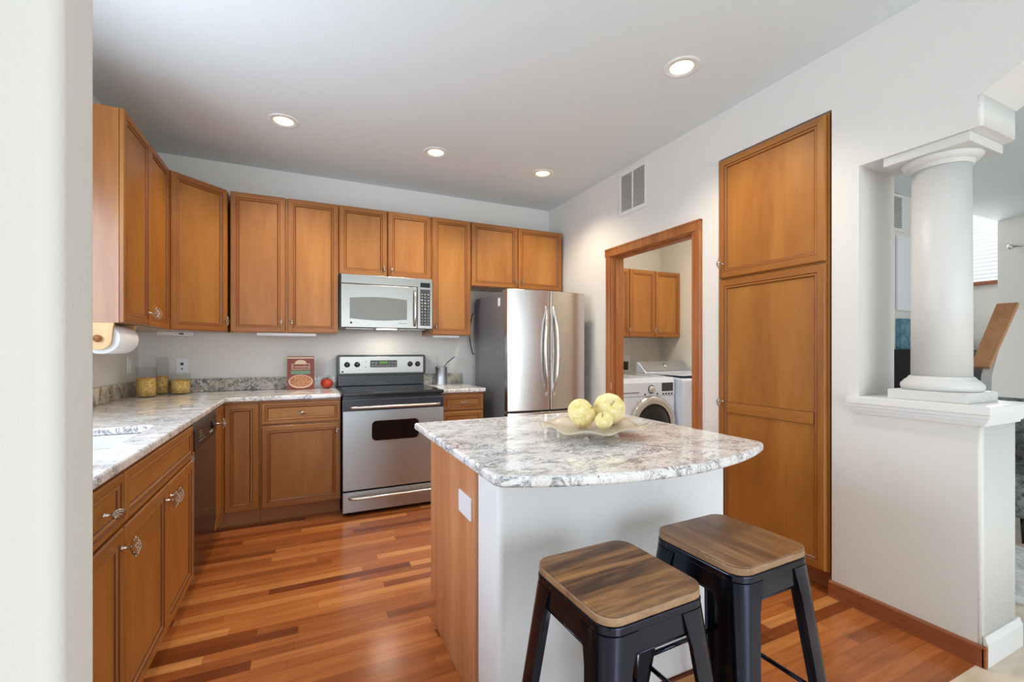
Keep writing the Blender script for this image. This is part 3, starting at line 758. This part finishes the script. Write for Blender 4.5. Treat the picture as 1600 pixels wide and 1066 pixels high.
for dd, xx, sg in ((d1, half - .040, -1), (d2, half + .040, 1)):
    yb0 = fy - .072
    pts = []; rs = []
    for k in range(21):
        a = k / 20; z = .845 + (1.62 - .845) * a; s_ = math.sin(PI * a)
        pts.append((xx + sg * .030 * s_ ** 1.0 - sg * .008, yb0 - .010 - .045 * min(1, s_ * 1.6), z)); rs.append(.0135)
    MB().tube(pts, rs, 10).build('handle', 'satin', dd)
    for z in (.86, 1.605): MB().box(xx - .012, xx + .012, yb0 - .035, yb0 + .004, z - .015, z + .015).build('handle_mount', 'satin', dd, bevel=.004)
bar_handle('handle', .65, fy - .072, d3, .07, FW - .07, .012, .05)
MB().lathe([(.014, 0), (.014, -.0015), (.0115, -.0018), (.011, -.001), (.0005, -.001)], axis='Y', n=24).build('badge', 'satin', d2, (FW - .085, fy - .0665, 1.69))
MB().box(-.0012, -.0002, fy + .08, fy + .13, 1.62, 1.69).build('energy_sticker', 'plastic', t)
# curved black handle of something hanging behind the fridge side
pts = [(-.0, BY - .06, 1.60)] + [(-.02 - .03 * math.sin(PI * k / 10), BY - .06, 1.60 - .40 * k / 10) for k in range(11)] + [(0, BY - .06, 1.20)]
tag(MB().tube([(p[0], p[1], p[2]) for p in pts], .005, 6).build('cord', 'blackp', None, (1.53, 0, 0)), 'thin black cord loop sticking out behind the fridge', 'cord')

# ------------------------------------------------------------ dishwasher
t = thing('dishwasher', 'dark brown-black dishwasher under the left counter', 'dishwasher', (FX, yb_ + .012, 0), R(90))
DW = yd - yb_ - .004
MB().box(.002, DW - .002, .0, .55, .10, .872).build('tub', 'blackp', t)
MB().box(.0, DW, -.022, -.001, .182, .735).build('door', 'dwskin', t, bevel=.003)
cpn = MB().prism([(-.022, .737), (-.001, .737), (-.001, .870), (-.014, .870), (-.026, .835), (-.026, .745)], 0, DW, 'X').build('control_panel', 'blackp', t, bevel=.002)
MB().box(.0, DW, -.014, -.001, .098, .178).box(.0, DW, .03, .05, .002, .098).build('kick_plate', 'dwskin', t)
MB().box(-.006, -.001, -.024, -.001, .10, .175).box(-.006, -.001, -.024, -.001, .185, .735).build('edge_trim', 'satin', t)
bt = MB()
for i in range(4): bt.box(.10 + i * .04, .13 + i * .04, -.0272, -.0262, .765, .772)
for i in range(3): bt.box(.10, .2 - i * .02, -.0272, -.0262, .785 + i * .015, .790 + i * .015)
bt.build('printing', 'window_glass_grey', cpn)
MB().lathe([(.022, -.0262), (.022, -.032), (.017, -.036), (.001, -.036)], c=(DW - .14, 0, .80), axis='Y', n=16).build('dial', 'blackp', cpn)
for i in range(3): MB().lathe([(.006, -.0262), (.006, -.030), (.001, -.030)], c=(DW - .22 + i * .03, 0, .768), axis='Y', n=10).build('button', 'satin', cpn)

# ------------------------------------------------------------ laundry
t = thing('dryer', 'white front-loading dryer with chrome-ringed round door', 'dryer', (2.588, 3.275, 0))
MB().box(0, .686, .03, .78, .03, .968).build('body', 'enamel', t, bevel=.012, seg=4)
for x in (.06, .62):
    for y in (.1, .7): MB().lathe([(.02, .001), (.02, .03)], c=(x, y, 0), n=10).build('foot', 'blackp', t)
MB().prism(rrect(0, .686, .035, .80, .01), 0, .029, 'Y').build('front_panel', 'enamel', t, bevel=.006, seg=3)
ct = MB().prism([(.0, .803), (.029, .803), (.029, .975), (.018, .975), (.0, .93)], .0, .686, 'X').build('control_panel', 'enamel', t, bevel=.003)
dc = (.40, 0, .53)
dd = MB().lathe([(.278, -.002), (.278, -.022), (.262, -.040), (.215, -.044), (.205, -.036)], c=dc, axis='Y', n=48, caps=False).build('door', 'chrome', t)
MB().lathe([(.2045, -.036), (.19, -.030), (.16, -.05), (.10, -.062), (.001, -.066)], c=dc, axis='Y', n=40, caps=False).build('door_glass', 'black', dd)
MB().lathe([(.034, -.001), (.034, -.010), (.026, -.014), (.026, -.030), (.022, -.034), (.001, -.034)], c=(.395, 0, .868), axis='Y', n=28).build('dial', 'chrome', ct)
MB().lathe([(.040, -.0005), (.040, -.006), (.0345, -.0065)], c=(.395, 0, .868), axis='Y', n=28).build('dial_ring', 'blackp', ct)
MB().box(.525, .665, -.003, -.0002, .845, .925).build('display', 'darkgrey', ct)
for i in range(4): MB().box(.532 + i * .036, .552 + i * .036, -.003, -.0002, .812, .826).build('button', 'darkgrey', ct)
for x in (.318, .470): MB().lathe([(.010, -.0002), (.010, -.004), (.001, -.004)], c=(x, 0, .822), axis='Y', n=10).build('button', 'darkgrey', ct)
MB().box(.02, .25, -.004, -.0002, .838, .846).build('detergent_drawer_edge', 'fridge_side', ct)

t = thing('washing_machine', 'white top-loading washing machine in the laundry corner right of the dryer', 'washing machine', (3.297, 3.185, 0))
MB().prism([(.0, .03), (.0, .93), (.02, .962), (.40, .985), (.69, .985), (.69, .03)], 0, .683, 'X').build('body', 'enamel', t, bevel=.012, seg=4)
MB().box(.02, .663, .03, .52, .987, .996).build('lid', 'enamel', t, bevel=.004)
MB().prism([(.53, .99), (.68, .99), (.68, 1.105), (.66, 1.11), (.545, 1.01)], .01, .673, 'X').build('console', 'enamel', t, bevel=.004)
MB().prism([(.538, 1.012), (.652, 1.112), (.650, 1.115), (.535, 1.015)], .03, .655, 'X').build('console_face', 'galv', t)
MB().lathe([(.03, 0), (.03, .014), (.022, .022), (.001, .022)], n=24).build('dial', 'chrome', t, (.34, .592, 1.062), rot=(R(41), 0, 0))
MB().lathe([(.014, 0), (.014, -.003), (.001, -.003)], c=(.12, -.0005, .885), axis='Y', n=16).build('badge', 'fridge_side', t)
for x in (.06, .62):
    for y in (.1, .6): MB().lathe([(.02, .001), (.02, .03)], c=(x, y, 0), n=10).build('foot', 'blackp', t)
cabinet('two-door wooden wall cabinet above the washing machine in the laundry', 3.243, BY - .305, 0, .738, .304, 1.385, 2.135,
        [D(.002, .362, 1.387, 2.133, 'r'), D(.368, .735, 1.387, 2.133, 'l')])
cabinet('wooden laundry wall cabinet half hidden behind the door jamb', 2.66, BY - .305, 0, .582, .304, 1.385, 2.135,
        [D(.003, .578, 1.387, 2.133, 'r')])
t = thing('washer_outlet_box', 'recessed white water outlet box on the laundry back wall', 'utility box', (3.36, BY, .985))
MB().cells([-.15, -.125, .125, .15], [0, .02, .12, .19], lambda i, j: not (i == 1 and j == 1), -.012, -.001).build('frame', 'plastic', t, rot=(R(90), 0, 0), loc=(0, -.0125, 0))
MB().box(-.124, .124, -.003, -.001, .021, .119).build('recess', 'darkgrey', t)

# ------------------------------------------------------------ column on the half wall
t = thing('column', 'round white column standing on the half wall ledge', 'column', (2.565, .992, 0))
MB().box(-.137, .137, -.137, .137, 1.0205, 1.062).build('plinth', 'colpaint', t, bevel=.002)
MB().lathe([(.132, 1.0625), (.138, 1.075), (.137, 1.09), (.126, 1.102), (.124, 1.107), (.118, 1.109), (.112, 1.116), (.108, 1.122), (.1035, 1.125)], n=56).build('base_moulding', 'colpaint', t)
MB().lathe([(.101, 1.1255), (.1005, 1.5), (.098, 2.035)], n=56).build('shaft', 'colpaint', t)
MB().lathe([(.099, 2.0355), (.104, 2.036), (.106, 2.040), (.104, 2.0435), (.107, 2.0445), (.109, 2.048), (.107, 2.0515), (.113, 2.053), (.124, 2.060), (.133, 2.070), (.136, 2.079)], n=56).build('capital', 'colpaint', t)
MB().box(-.148, .148, -.148, .148, 2.0795, 2.1195).build('abacus', 'colpaint', t, bevel=.002)
t = thing('ledge', 'white moulded ledge cap on top of the half wall', 'ledge', (0, 0, 0))
prof = [(0, 0), (.012, .002), (.016, .008), (.020, .016), (.030, .020), (.030, .024), (.034, .026), (.038, .034)]
# stepped crown below the cap, three sides: front (x=RX), end (y=.805)
for (d, z0, z1) in ((.010, .940, .950), (.016, .950, .958), (.022, .958, .972), (.030, .972, .986)):
    MB().cells([RX - d, RX - .0005, RX + .3105, RX + .31 + d], [.805 - d, .8045, 1.234, 1.234 + .012 + d], lambda i, j: (i != 1 or j == 0) and not (i != 0 and j == 2), z0, z1 - .0002).build('moulding', 'white', t)
MB().cells([RX - .036, RX - .0005, RX + .3105, RX + .348], [.805 - .036, 1.2335, 1.272], lambda i, j: not (i == 1 and j == 1), .9862, 1.020).build('cap', 'white', t, bevel=.003)

# ------------------------------------------------------------ vents
def vent(label, plane_x, y0, y1, z0, z1, cols=2, n=26):
    t = thing('return_vent', label, 'vent', (plane_x, y0, z0))
    W_, H_ = y1 - y0, z1 - z0; bd = .028
    b = MB().box(-.009, -.0005, 0, W_, 0, bd).box(-.009, -.0005, 0, W_, H_ - bd, H_).box(-.009, -.0005, 0, bd, bd, H_ - bd).box(-.009, -.0005, W_ - bd, W_, bd, H_ - bd)
    if cols == 2: b.box(-.009, -.0005, W_ / 2 - .006, W_ / 2 + .006, bd, H_ - bd)
    b.build('frame', 'white', t, bevel=.001)
    MB().box(-.0015, -.0005, bd, W_ - bd, bd, H_ - bd).build('backing', 'darkgrey', t)
    s_ = MB()
    for k in range(n):
        z = bd + (H_ - 2 * bd) * (k + .5) / n; q = (H_ - 2 * bd) / n
        s_.prism([(-.0075, z - q * .45), (-.0065, z - q * .45), (-.002, z + q * .25), (-.003, z + q * .25)], bd, W_ - bd, 'Y')
    s_.build('louvre', 'white', t)
    return t
vent('white louvred return air vent high on the right wall above the laundry door', RX, 2.681, 3.02, 2.355, 2.712)
v = vent('white louvred vent high on the far wall left of the column', 0, 0, .36, 0, .36, 1, 18)
v.location = (5.28, 2.329, 2.38); v.rotation_euler = (0, 0, R(90))

# ------------------------------------------------------------ ceiling cans
t0 = None
canlab = ['lit round recessed ceiling light farthest left, above the left back cabinets', 'lit round recessed ceiling light in the middle of the back row', 'lit round recessed ceiling light of the back row nearest the right wall', 'lit round recessed ceiling light nearest the viewer, largest of the four']
for (x, y), lb in zip(cans, canlab):
    if t0 is None:
        t = t0 = thing('recessed_ceiling_light', lb, 'ceiling light', (x, y, CZ), 0, 'recessed ceiling lights')
        MB().lathe([(.060, .002), (.062, -.004), (.085, -.006), (.094, -.003), (.095, -.0005)], n=40, caps=False).build('trim_ring', 'white', t)
        MB().lathe([(.060, .001), (.058, .05), (.052, .085)], n=40, caps=False).build('reflector', 'can_in', t)
        MB().lathe([(.0525, .083), (.03, .074), (.001, .071)], n=32, caps=False).build('lamp', 'lamp', t)
    else:
        t = t0.copy(); COL.objects.link(t); t.location = (x, y, CZ); t['label'] = lb
        for ch in list(t0.children):
            c = ch.copy(); COL.objects.link(c); c.parent = t
    d = bpy.data.lights.new('recessed_lamp', 'SPOT'); d.energy = 48; d.color = (1, .86, .66); d.spot_size = R(130); d.spot_blend = .8; d.shadow_soft_size = .05
    o = bpy.data.objects.new('recessed_lamp', d); COL.objects.link(o); o.location = (x, y, CZ - .01)

# ------------------------------------------------------------ stools
def stool(label, x, y, seatmat, rz, group='metal bar stools with wooden seats'):
    t = thing('bar_stool', label, 'stool', (x, y, 0), rz, group)
    hs = .150
    MB().prism(rrect(-hs, hs, -hs, hs, .045, 8), .6815, .685, 'Z').build('seat', [seatmat], t, bevel=.0015)
    MB().prism(rrect(-hs - .0012, hs + .0012, -hs - .0012, hs + .0012, .046, 8), .6615, .6813, 'Z').build('seat_edge', 'seat_edge', t, bevel=.004, seg=3)
    # metal pan under the seat with folded apron
    MB().prism(rrect(-hs - .003, hs + .003, -hs - .003, hs + .003, .047, 8), .642, .6612, 'Z').build('seat_pan', 'legblack', t, bevel=.003)
    ap = MB()
    inner = hs - .006; outer = hs
    for s_ in (-1, 1):
        ap.prism([(-.105, .590), (.105, .590), (.125, .642), (-.125, .642)], s_ * outer, s_ * (outer - .004), 'Y')
        ap.prism([(-.105, .590), (.105, .590), (.125, .642), (-.125, .642)], s_ * outer, s_ * (outer - .004), 'X')
    # lower hem of the apron
    for s_ in (-1, 1):
        ap.tube([(-.108, s_ * (outer - .001), .592), (.108, s_ * (outer - .001), .592)], .003, 6).tube([(s_ * (outer - .001), -.108, .592), (s_ * (outer - .001), .108, .592)], .003, 6)
    ap.build('apron', 'legblack', t)
    # pressed sheet legs: rounded angle section, tapering downward and splaying out
    for sx in (-1, 1):
        for sy in (-1, 1):
            b = MB(); rings_ = []
            for k in range(9):
                q = k / 8; z = .642 - (.642 - .012) * q
                c = hs + .003 + .062 * q           # corner position
                wl = .066 - .018 * q               # flange width
                if q < .12: wl = .078
                rr = .045 * (1 - q) + .016 * q
                outl = []
                pts = [(c - wl - rr * .2, c)] + [(c - rr + rr * math.sin(R(a)), c - rr + rr * math.cos(R(a))) for a in range(0, 91, 15)] + [(c, c - wl - rr * .2)]
                inn = [(p[0] - .003 * (0 if i == 0 else 1), p[1] - .003 * (0 if i == len(pts) - 1 else 1)) for i, p in enumerate(pts)]
                inn[0] = (pts[0][0], pts[0][1] - .012); inn[-1] = (pts[-1][0] - .012, pts[-1][1])
                ring = pts + inn[::-1]
                rings_.append([(sx * p[0], sy * p[1], z) for p in ring])
            n_ = len(rings_[0]); vs = [v for r__ in rings_ for v in r__]
            fs = [(i * n_ + k, i * n_ + (k + 1) % n_, (i + 1) * n_ + (k + 1) % n_, (i + 1) * n_ + k) for i in range(8) for k in range(n_)]
            b.add(vs, fs, 0, True); b.add(rings_[-1], [tuple(range(n_))]); b.add(rings_[0], [tuple(range(n_))])
            lg = b.build('leg', 'legblack', t)
            e_ = lg.modifiers.new('es', 'EDGE_SPLIT'); e_.split_angle = R(40)
            c = hs + .003 + .062 - .02
            MB().prism(rrect(-.02, .02, -.02, .02, .006), .0008, .012, 'Z').build('foot', 'blackp', lg, (sx * c, sy * c, 0), bevel=.001)
    # cross brace and foot rails
    zz = .27; c = hs + .003 + .062 * (1 - zz / .642) - .012
    for s_ in (-1, 1):
        MB().tube([(-c, s_ * c, zz), (c, s_ * c, zz)], .007, 8).build('foot_rail', 'legblack', t)
        MB().tube([(s_ * c, -c, zz), (s_ * c, c, zz)], .007, 8).build('foot_rail', 'legblack', t)
    MB().prism([(-.19, -.008), (.19, -.008), (.19, .008), (-.19, .008)], .575, .580, 'Z').build('cross_brace', 'legblack', t, (0, 0, 0), R(45))
    MB().prism([(-.19, -.008), (.19, -.008), (.19, .008), (-.19, .008)], .581, .586, 'Z').build('cross_brace', 'legblack', t, (0, 0, 0), R(-45))
    return t
stool('black metal bar stool with dark wooden seat, the nearer left one of the two', .704, .900, 'seat_x', R(2))
stool('black metal bar stool with brown wooden seat, the right one nearer the pantry', 1.140, .928, 'seat_y', R(2))

# ------------------------------------------------------------ bowl with gourds
t = thing('glass_dish', 'footed wavy-edged glass dish on the island holding yellow gourds', 'dish', (1.055, 1.50, .8925))
b = MB(); nr, na = 10, 72; vs = []
for side in (0, 1):
    for i in range(nr + 1):
        q = i / nr
        for k in range(na):
            a = 2 * PI * k / na; sq = (abs(math.cos(a)) ** 4 + abs(math.sin(a)) ** 4) ** -.25
            r = q * .190 * (1 + (sq - 1) * .75 * q)
            z = .022 + .008 * q + .020 * q ** 3 + .009 * math.sin(8 * a + .6) * q ** 4
            vs.append((r * math.cos(a) * 1.04, r * math.sin(a) * .98, z - .006 + (0 if side == 0 else .004)))
m_ = (nr + 1) * na
fs = []
for side in (0, 1):
    for i in range(nr):
        for k in range(na):
            f = (side * m_ + i * na + k, side * m_ + i * na + (k + 1) % na, side * m_ + (i + 1) * na + (k + 1) % na, side * m_ + (i + 1) * na + k)
            fs.append(f)
for k in range(na): a_ = nr * na + k; c_ = nr * na + (k + 1) % na; fs.append((a_, c_, c_ + m_, a_ + m_))
b.add(vs, fs, 0, True); b.build('dish', 'bowlglass', t)
for k in range(4):
    a = PI / 4 + k * PI / 2
    MB().lathe([(.012, .0), (.013, .006), (.006, .012), (.008, .0165)], c=(.10 * math.cos(a), .09 * math.sin(a), 0), n=14).build('foot', 'bowlglass', t)
def gourd(label, x, y, z, r, tilt):
    t = thing('gourd', label, 'gourd', (x, y, z), 0, 'pale yellow dried gourds')
    t.rotation_euler = tilt
    n, k_ = 20, 60; vs = []
    for i in range(n + 1):
        ph = PI * i / n
        for k in range(k_):
            a = 2 * PI * k / k_; rr = r * (1 + .018 * math.cos(9 * a) * math.sin(ph)) * math.sin(ph) ** .92
            zz = r * .92 * math.cos(ph) - (.22 * r * math.exp(-(math.sin(ph) / .35) ** 2)) * (1 if ph < PI / 2 else -1)
            vs.append((rr * math.cos(a), rr * math.sin(a), zz))
    fs = [(i * k_ + k, i * k_ + (k + 1) % k_, (i + 1) * k_ + (k + 1) % k_, (i + 1) * k_ + k) for i in range(n) for k in range(k_)]
    MB().add(vs, fs, 0, True).build('flesh', 'gourd', t)
    MB().tube([(0, 0, r * .66), (.003, 0, r * .85), (.010, .004, r * 1.12)], [.004, .003, .0025], 8).build('stem', 'gourd_end', t)
gourd('pale yellow dried gourd at the left of the glass dish', 1.036, 1.545, .979, .060, (R(35), R(50), 0))
gourd('pale yellow dried gourd, largest and rightmost in the glass dish', 1.168, 1.535, .990, .067, (R(60), R(-10), R(-20)))
gourd('small pale yellow dried gourd wedged between the two big ones', 1.072, 1.440, .961, .035, (R(20), R(-40), 0))

# ------------------------------------------------------------ counter items
def jar(label, x, y, r, hgt, fill):
    t = thing('glass_jar', label, 'jar', (x, y, .9145), 0, 'glass jars of pasta')
    MB().lathe([(.001, .0), (r, .0), (r, hgt), (r - .0025, hgt), (r - .0025, .006), (.001, .006)], n=36, caps=False).build('glass', 'glass', t)
    b = MB(); rr = r - .0035
    b.lathe([(.001, .007), (rr, .007), (rr, fill), (rr * .6, fill + .004), (.001, fill + .002)], n=28, caps=False)
    rnd = random.Random(int(r * 1e4))
    for k in range(26):
        a = rnd.random() * 2 * PI; q = rr * .85 * math.sqrt(rnd.random()); X, Y = q * math.cos(a), q * math.sin(a); th = rnd.random() * PI
        b.tube([(X - .008 * math.cos(th), Y - .008 * math.sin(th), fill + .003), (X, Y, fill + .009), (X + .006 * math.cos(th), Y + .006 * math.sin(th), fill + .004)], .0028, 5)
    o = b.build('pasta', 'pasta', t); o['kind'] = 'stuff'
    return t
jar('medium-height glass jar of pasta in the corner, leftmost of three', -.992, 3.885, .058, .205, .125)
jar('tallest glass jar of pasta, just behind the leftmost one', -.948, 4.085, .040, .275, .125)
jar('short wide glass jar of pasta, rightmost of three', -.832, 4.055, .062, .155, .095)
# printed box
t = thing('food_box', 'dark red printed pizza box standing on the back counter', 'box', (-.022, 4.095, .9145), R(-4))
MB().box(-.100, .100, -.02, .02, 0, .272).build('carton', 'cardred', t, bevel=.001)
MB().box(-.100, .100, -.0212, -.0202, .255, .266).build('top_stripe', 'cream', t)
fr_ = MB().box(-.068, .068, -.0212, -.0202, .165, .169).box(-.068, .068, -.0212, -.0202, .208, .212).box(-.068, -.064, -.0212, -.0202, .169, .208).box(.064, .068, -.0212, -.0202, .169, .208)
pts = [(.045 * math.cos(R(a)), .212 + .032 * math.sin(R(a))) for a in range(0, 181, 12)]
fr_.prism(pts, -.0212, -.0202, 'Y'); fr_.build('logo_frame', 'cream', t)
text('brand_lettering', 'Contadina', .030, 'cream', t, (0, -.0205, .188), (R(90), 0, 0))
MB().box(-.072, .072, -.0212, -.0202, .127, .156).build('green_band', 'cardgreen', t)
MB().prism([(.092 * math.cos(2 * PI * k / 36), .066 + .056 * math.sin(2 * PI * k / 36)) for k in range(36)], -.0212, -.0202, 'Y').build('plate_print', 'cream', t)
MB().prism([(.084 * math.cos(2 * PI * k / 36), .069 + .048 * math.sin(2 * PI * k / 36)) for k in range(36)], -.0222, -.0213, 'Y').build('food_print', 'food', t)
# red apple
t = thing('apple', 'red apple with a dark stem left of the stove', 'apple', (.178, 4.10, .915))
prof = []
for i in range(17):
    ph = PI * i / 16; r = .048 * math.sin(ph) ** .85; z = .042 - .042 * math.cos(ph) - (.010 if i == 16 else (.004 if i == 15 else 0))
    prof.append((max(r, .0005), max(z, .0005)))
MB().lathe(prof, n=32, caps=False).build('flesh', 'redfruit', t)
MB().tube([(0, 0, .072), (.002, 0, .085), (.008, 0, .095)], [.003, .0022, .0028], 7).add([(0, 0, .084), (-.014, -.006, .092), (-.03, 0, .090), (-.014, .007, .091)], [(0, 1, 2, 3)]).build('stem', 'stem', t)
# utensil canister
t = thing('utensil_canister', 'galvanised metal utensil canister on the counter right of the stove', 'canister', (1.172, 4.09, .9145))
MB().lathe([(.001, 0), (.056, 0), (.056, .006), (.0545, .008), (.0545, .160), (.057, .163), (.057, .168), (.053, .168), (.053, .006), (.001, .006)], n=36, caps=False).build('can', 'galv', t)
u = thing('spatula', 'dark metal spatula leaning in the utensil canister', 'utensil', (1.185, 4.09, .925))
MB().tube([(-.02, 0, 0), (.022, -.005, .17), (.05, -.01, .205)], .004, 6).build('shaft', 'darkgrey', u)
MB().prism([(-.0, -.020), (.085, -.026), (.085, .026), (0, .020)], -.002, .002, 'Z').build('blade', 'fridge_side', u, (.045, -.01, .198), rot=(0, R(-38), 0), bevel=.001)
u = thing('whisk', 'wire whisk standing in the utensil canister', 'whisk', (1.145, 4.09, .925))
MB().tube([(.0, 0, 0), (-.01, 0, .17)], .006, 8).build('shaft', 'satin', u)
b = MB()
for k in range(5):
    a = PI * k / 5
    b.tube([(-.01 + .030 * math.sin(PI * q / 12) ** .8 * math.cos(a) * (1 if True else 1) * (1 if q <= 6 else 1), .030 * math.sin(PI * q / 12) ** .8 * math.sin(a), .165 + .095 * q / 12) for q in range(13)], .0009, 4)
    b.tube([(-.01 - .030 * math.sin(PI * q / 12) ** .8 * math.cos(a), -.030 * math.sin(PI * q / 12) ** .8 * math.sin(a), .165 + .095 * q / 12) for q in range(13)], .0009, 4)
b.build('wires', 'satin', u)

# paper towel holder
t = thing('paper_towel_holder', 'blond wooden paper towel bracket under the left wall cabinet', 'holder', (-.898, 2.80, 1.295))
pts = [(-.055, .0785), (.060, .0785), (.055, .05)] + [(.050 * math.cos(R(a)), -.005 + .050 * math.sin(R(a))) for a in range(0, -181, -15)] + [(-.055, .05)]
MB().prism(pts, -.009, .009, 'Y').build('bracket', 'blond', t, bevel=.002)
MB().prism(pts, .301, .319, 'Y').build('bracket', 'blond', t, bevel=.002)
MB().lathe([(.001, -.034), (.012, -.031), (.017, -.022), (.013, -.012), (.008, -.0095)], axis='Y', n=20, caps=False).build('knob', 'knobwood', t)
MB().lathe([(.008, -.009), (.008, .31)], axis='Y', n=12).build('rod', 'blond', t)
tag(MB().lathe([(.021, .012), (.072, .012), (.075, .016), (.075, .286), (.072, .290), (.021, .290), (.021, .012)], axis='Y', n=48, caps=False).build('paper_towel_roll', 'paper', None, (-.898, 2.805, 1.295)), 'white roll of paper towels hanging under the left wall cabinet', 'paper towels')

# outlets on the walls
def plate(label, x, y, z, rz, slots='duplex', w_=.075, h_=.118):
    t = thing('wall_outlet', label, 'outlet', (x, y, z), rz)
    MB().prism(rrect(-w_ / 2, w_ / 2, -h_ / 2, h_ / 2, .004), -.006, -.0003, 'Y').build('plate', 'plastic', t, bevel=.001)
    if slots == 'duplex':
        b = MB().lathe([(.011, -.0062), (.011, -.0105), (.001, -.0105)], c=(0, 0, .020), axis='Y', n=14).lathe([(.006, -.0062), (.006, -.0085), (.001, -.0085)], c=(0, 0, -.018), axis='Y', n=12)
        b.build('socket', 'darkgrey', t)
    elif slots == 'switch': MB().box(-.016, .016, -.009, -.0062, -.033, .033).build('rocker', 'plastic', t)
    return t
plate('white wall plate with black sockets behind the short pasta jar', -.855, BY, 1.112, 0)
plate('white switch plate on the left wall beside the corner', LX, 4.02, 1.13, R(90), 'switch')
def ucl(label, x0, x1, y0, y1, rz=0):
    t = thing('under_cabinet_light', label, 'light fixture', ((x0 + x1) / 2, (y0 + y1) / 2, ZB - .0005))
    a, c = (x1 - x0) / 2, (y1 - y0) / 2
    MB().box(-a, a, -c, c, -.020, 0).build('housing', 'plastic', t, bevel=.003)
    MB().box(-a + .02, a - .02, -c + .015, c - .015, -.023, -.0205).build('diffuser', 'white', t)
ucl('slim white light fixture under the cabinet left of the microwave', -.33, .09, YU + .02, YU + .09)
ucl('slim white light fixture under the narrow cabinet beside the fridge', 1.06, 1.30, YU + .02, YU + .09)
t = thing('power_strip', 'beige power strip under the corner wall cabinet', 'power strip', (-.86, 4.02, ZB - .0005))
MB().box(-.10, .12, -.03, .03, -.026, 0).build('housing', 'white', t, bevel=.003)
MB().box(.03, .06, -.0315, -.0302, -.020, -.010).build('socket', 'blackp', t)

# ------------------------------------------------------------ living room glimpses
t = thing('stair_rail_cap', 'sloping reddish wooden stair rail cap right of the column', 'stair rail', (0, 0, 0))
A = [Vector((5.2, 1.815, 1.10)), Vector((5.2, 1.70, 1.10)), Vector((5.55, 1.635, 1.65)), Vector((5.55, 1.765, 1.65))]
nn = (A[1] - A[0]).cross(A[3] - A[0]).normalized() * .035
b = MB().add(A + [a - nn for a in A], [(0, 1, 2, 3), (7, 6, 5, 4), (0, 4, 5, 1), (1, 5, 6, 2), (2, 6, 7, 3), (3, 7, 4, 0)])
b.build('board', 'islandwood', t)
struct(MB().prism([(5.22, 0), (5.22, 1.02), (5.58, 1.60), (5.9, 1.60), (5.9, 0)], 1.69, 1.755, 'Y').build('wall_stair_knee', 'wall'))
st = thing('staircase', 'carpeted stairs climbing behind the column', 'stairs', (0, 0, 0))
for k in range(7):
    MB().box(7.0 + 0, 7.95, 2.335 + k * .22, 2.60 + k * .22, .9 + k * .18, 1.08 + k * .18 - .0).build('step', 'carpet', st, bevel=.02, seg=3)
MB().box(7.0, 7.95, 2.335, 4.3, .001, .899).build('stringer', 'wall', st)
t = thing('window_blind', 'white slatted window blind over the stairwell window', 'blind', (7.96, 2.5, 2.16))
b = MB()
for k in range(30): b.prism([(-.02, k * .05), (-.018, k * .05 - .002), (.02, k * .05 + .022), (.018, k * .05 + .024)], .02, .88, 'Y')
b.build('slats', 'blind', t)
MB().box(-.03, .03, .0, .90, 1.45, 1.50).build('headrail', 'blind', t)
struct(MB().box(7.93, 8.0, 2.47, 3.45, 2.085, 2.128).build('trim_1', 'trimwood_y'))
t = thing('curtain_rod', 'short metal curtain rod bracket on the white wall at far right', 'curtain rod', (7.34, 2.16, 2.41))
MB().tube([(-.08, -.35, 0), (-.08, .02, 0)], .012, 8).build('rod', 'satin', t)
MB().lathe([(.001, -.03), (.028, -.015), (.03, 0), (.02, .02), (.01, .025)], c=(-.08, .04, 0), axis='Y', n=16).build('finial', 'satin', t)
MB().tube([(-.001, -.02, 0), (-.08, -.02, 0)], .008, 6).build('bracket', 'satin', t)
t = thing('framed_picture', 'white framed panel on the far wall seen between jamb and column', 'picture', (5.35, 2.329, 1.62))
MB().box(-.20, .45, -.02, -.001, 0, .72).build('frame', 'plastic', t, bevel=.003)
tag(MB().box(5.15, 5.8, 2.28, 2.327, 1.25, 1.54).build('canvas_print', 'teal'), 'teal canvas standing on the dark cabinet beyond the jamb', 'canvas')
t = thing('media_cabinet', 'dark media cabinet against the far wall behind the column', 'cabinet', (5.45, 2.1, 0))
MB().box(-.4, .5, -.15, .215, .05, 1.245).build('body', 'blackp', t, bevel=.004)
MB().box(-.38, .045, -.17, -.151, .08, 1.22).build('door', 'darkgrey', t, bevel=.003)
MB().box(.055, .48, -.17, -.151, .08, 1.22).build('door', 'darkgrey', t, bevel=.003)
for x in (-.37, .47):
    MB().box(x - .02, x + .02, -.13, -.09, .001, .05).build('leg', 'blackp', t)
t = thing('armchair', 'grey patterned armchair at the right edge beyond the half wall', 'chair', (4.48, 1.50, 0))
MB().box(-.35, .35, -.35, .35, .16, .44).build('seat', 'fabric', t, bevel=.04, seg=4)
MB().box(.24, .40, -.35, .35, .40, .88).build('backrest', 'fabric', t, bevel=.04, seg=4)
for y in (-.40, .30): MB().box(-.33, .36, y, y + .1, .18, .62).build('armrest', 'fabric', t, bevel=.03, seg=4)
for x in (-.3, .3):
    for y in (-.3, .3): MB().lathe([(.015, .002), (.022, .16)], c=(x, y, 0), n=10).build('leg', 'blackp', t)
tag(MB().box(3.15, 4.05, -.9, 1.6, .0008, .012).build('rug', 'rug'), 'pale patterned rug on the living room floor', 'rug')
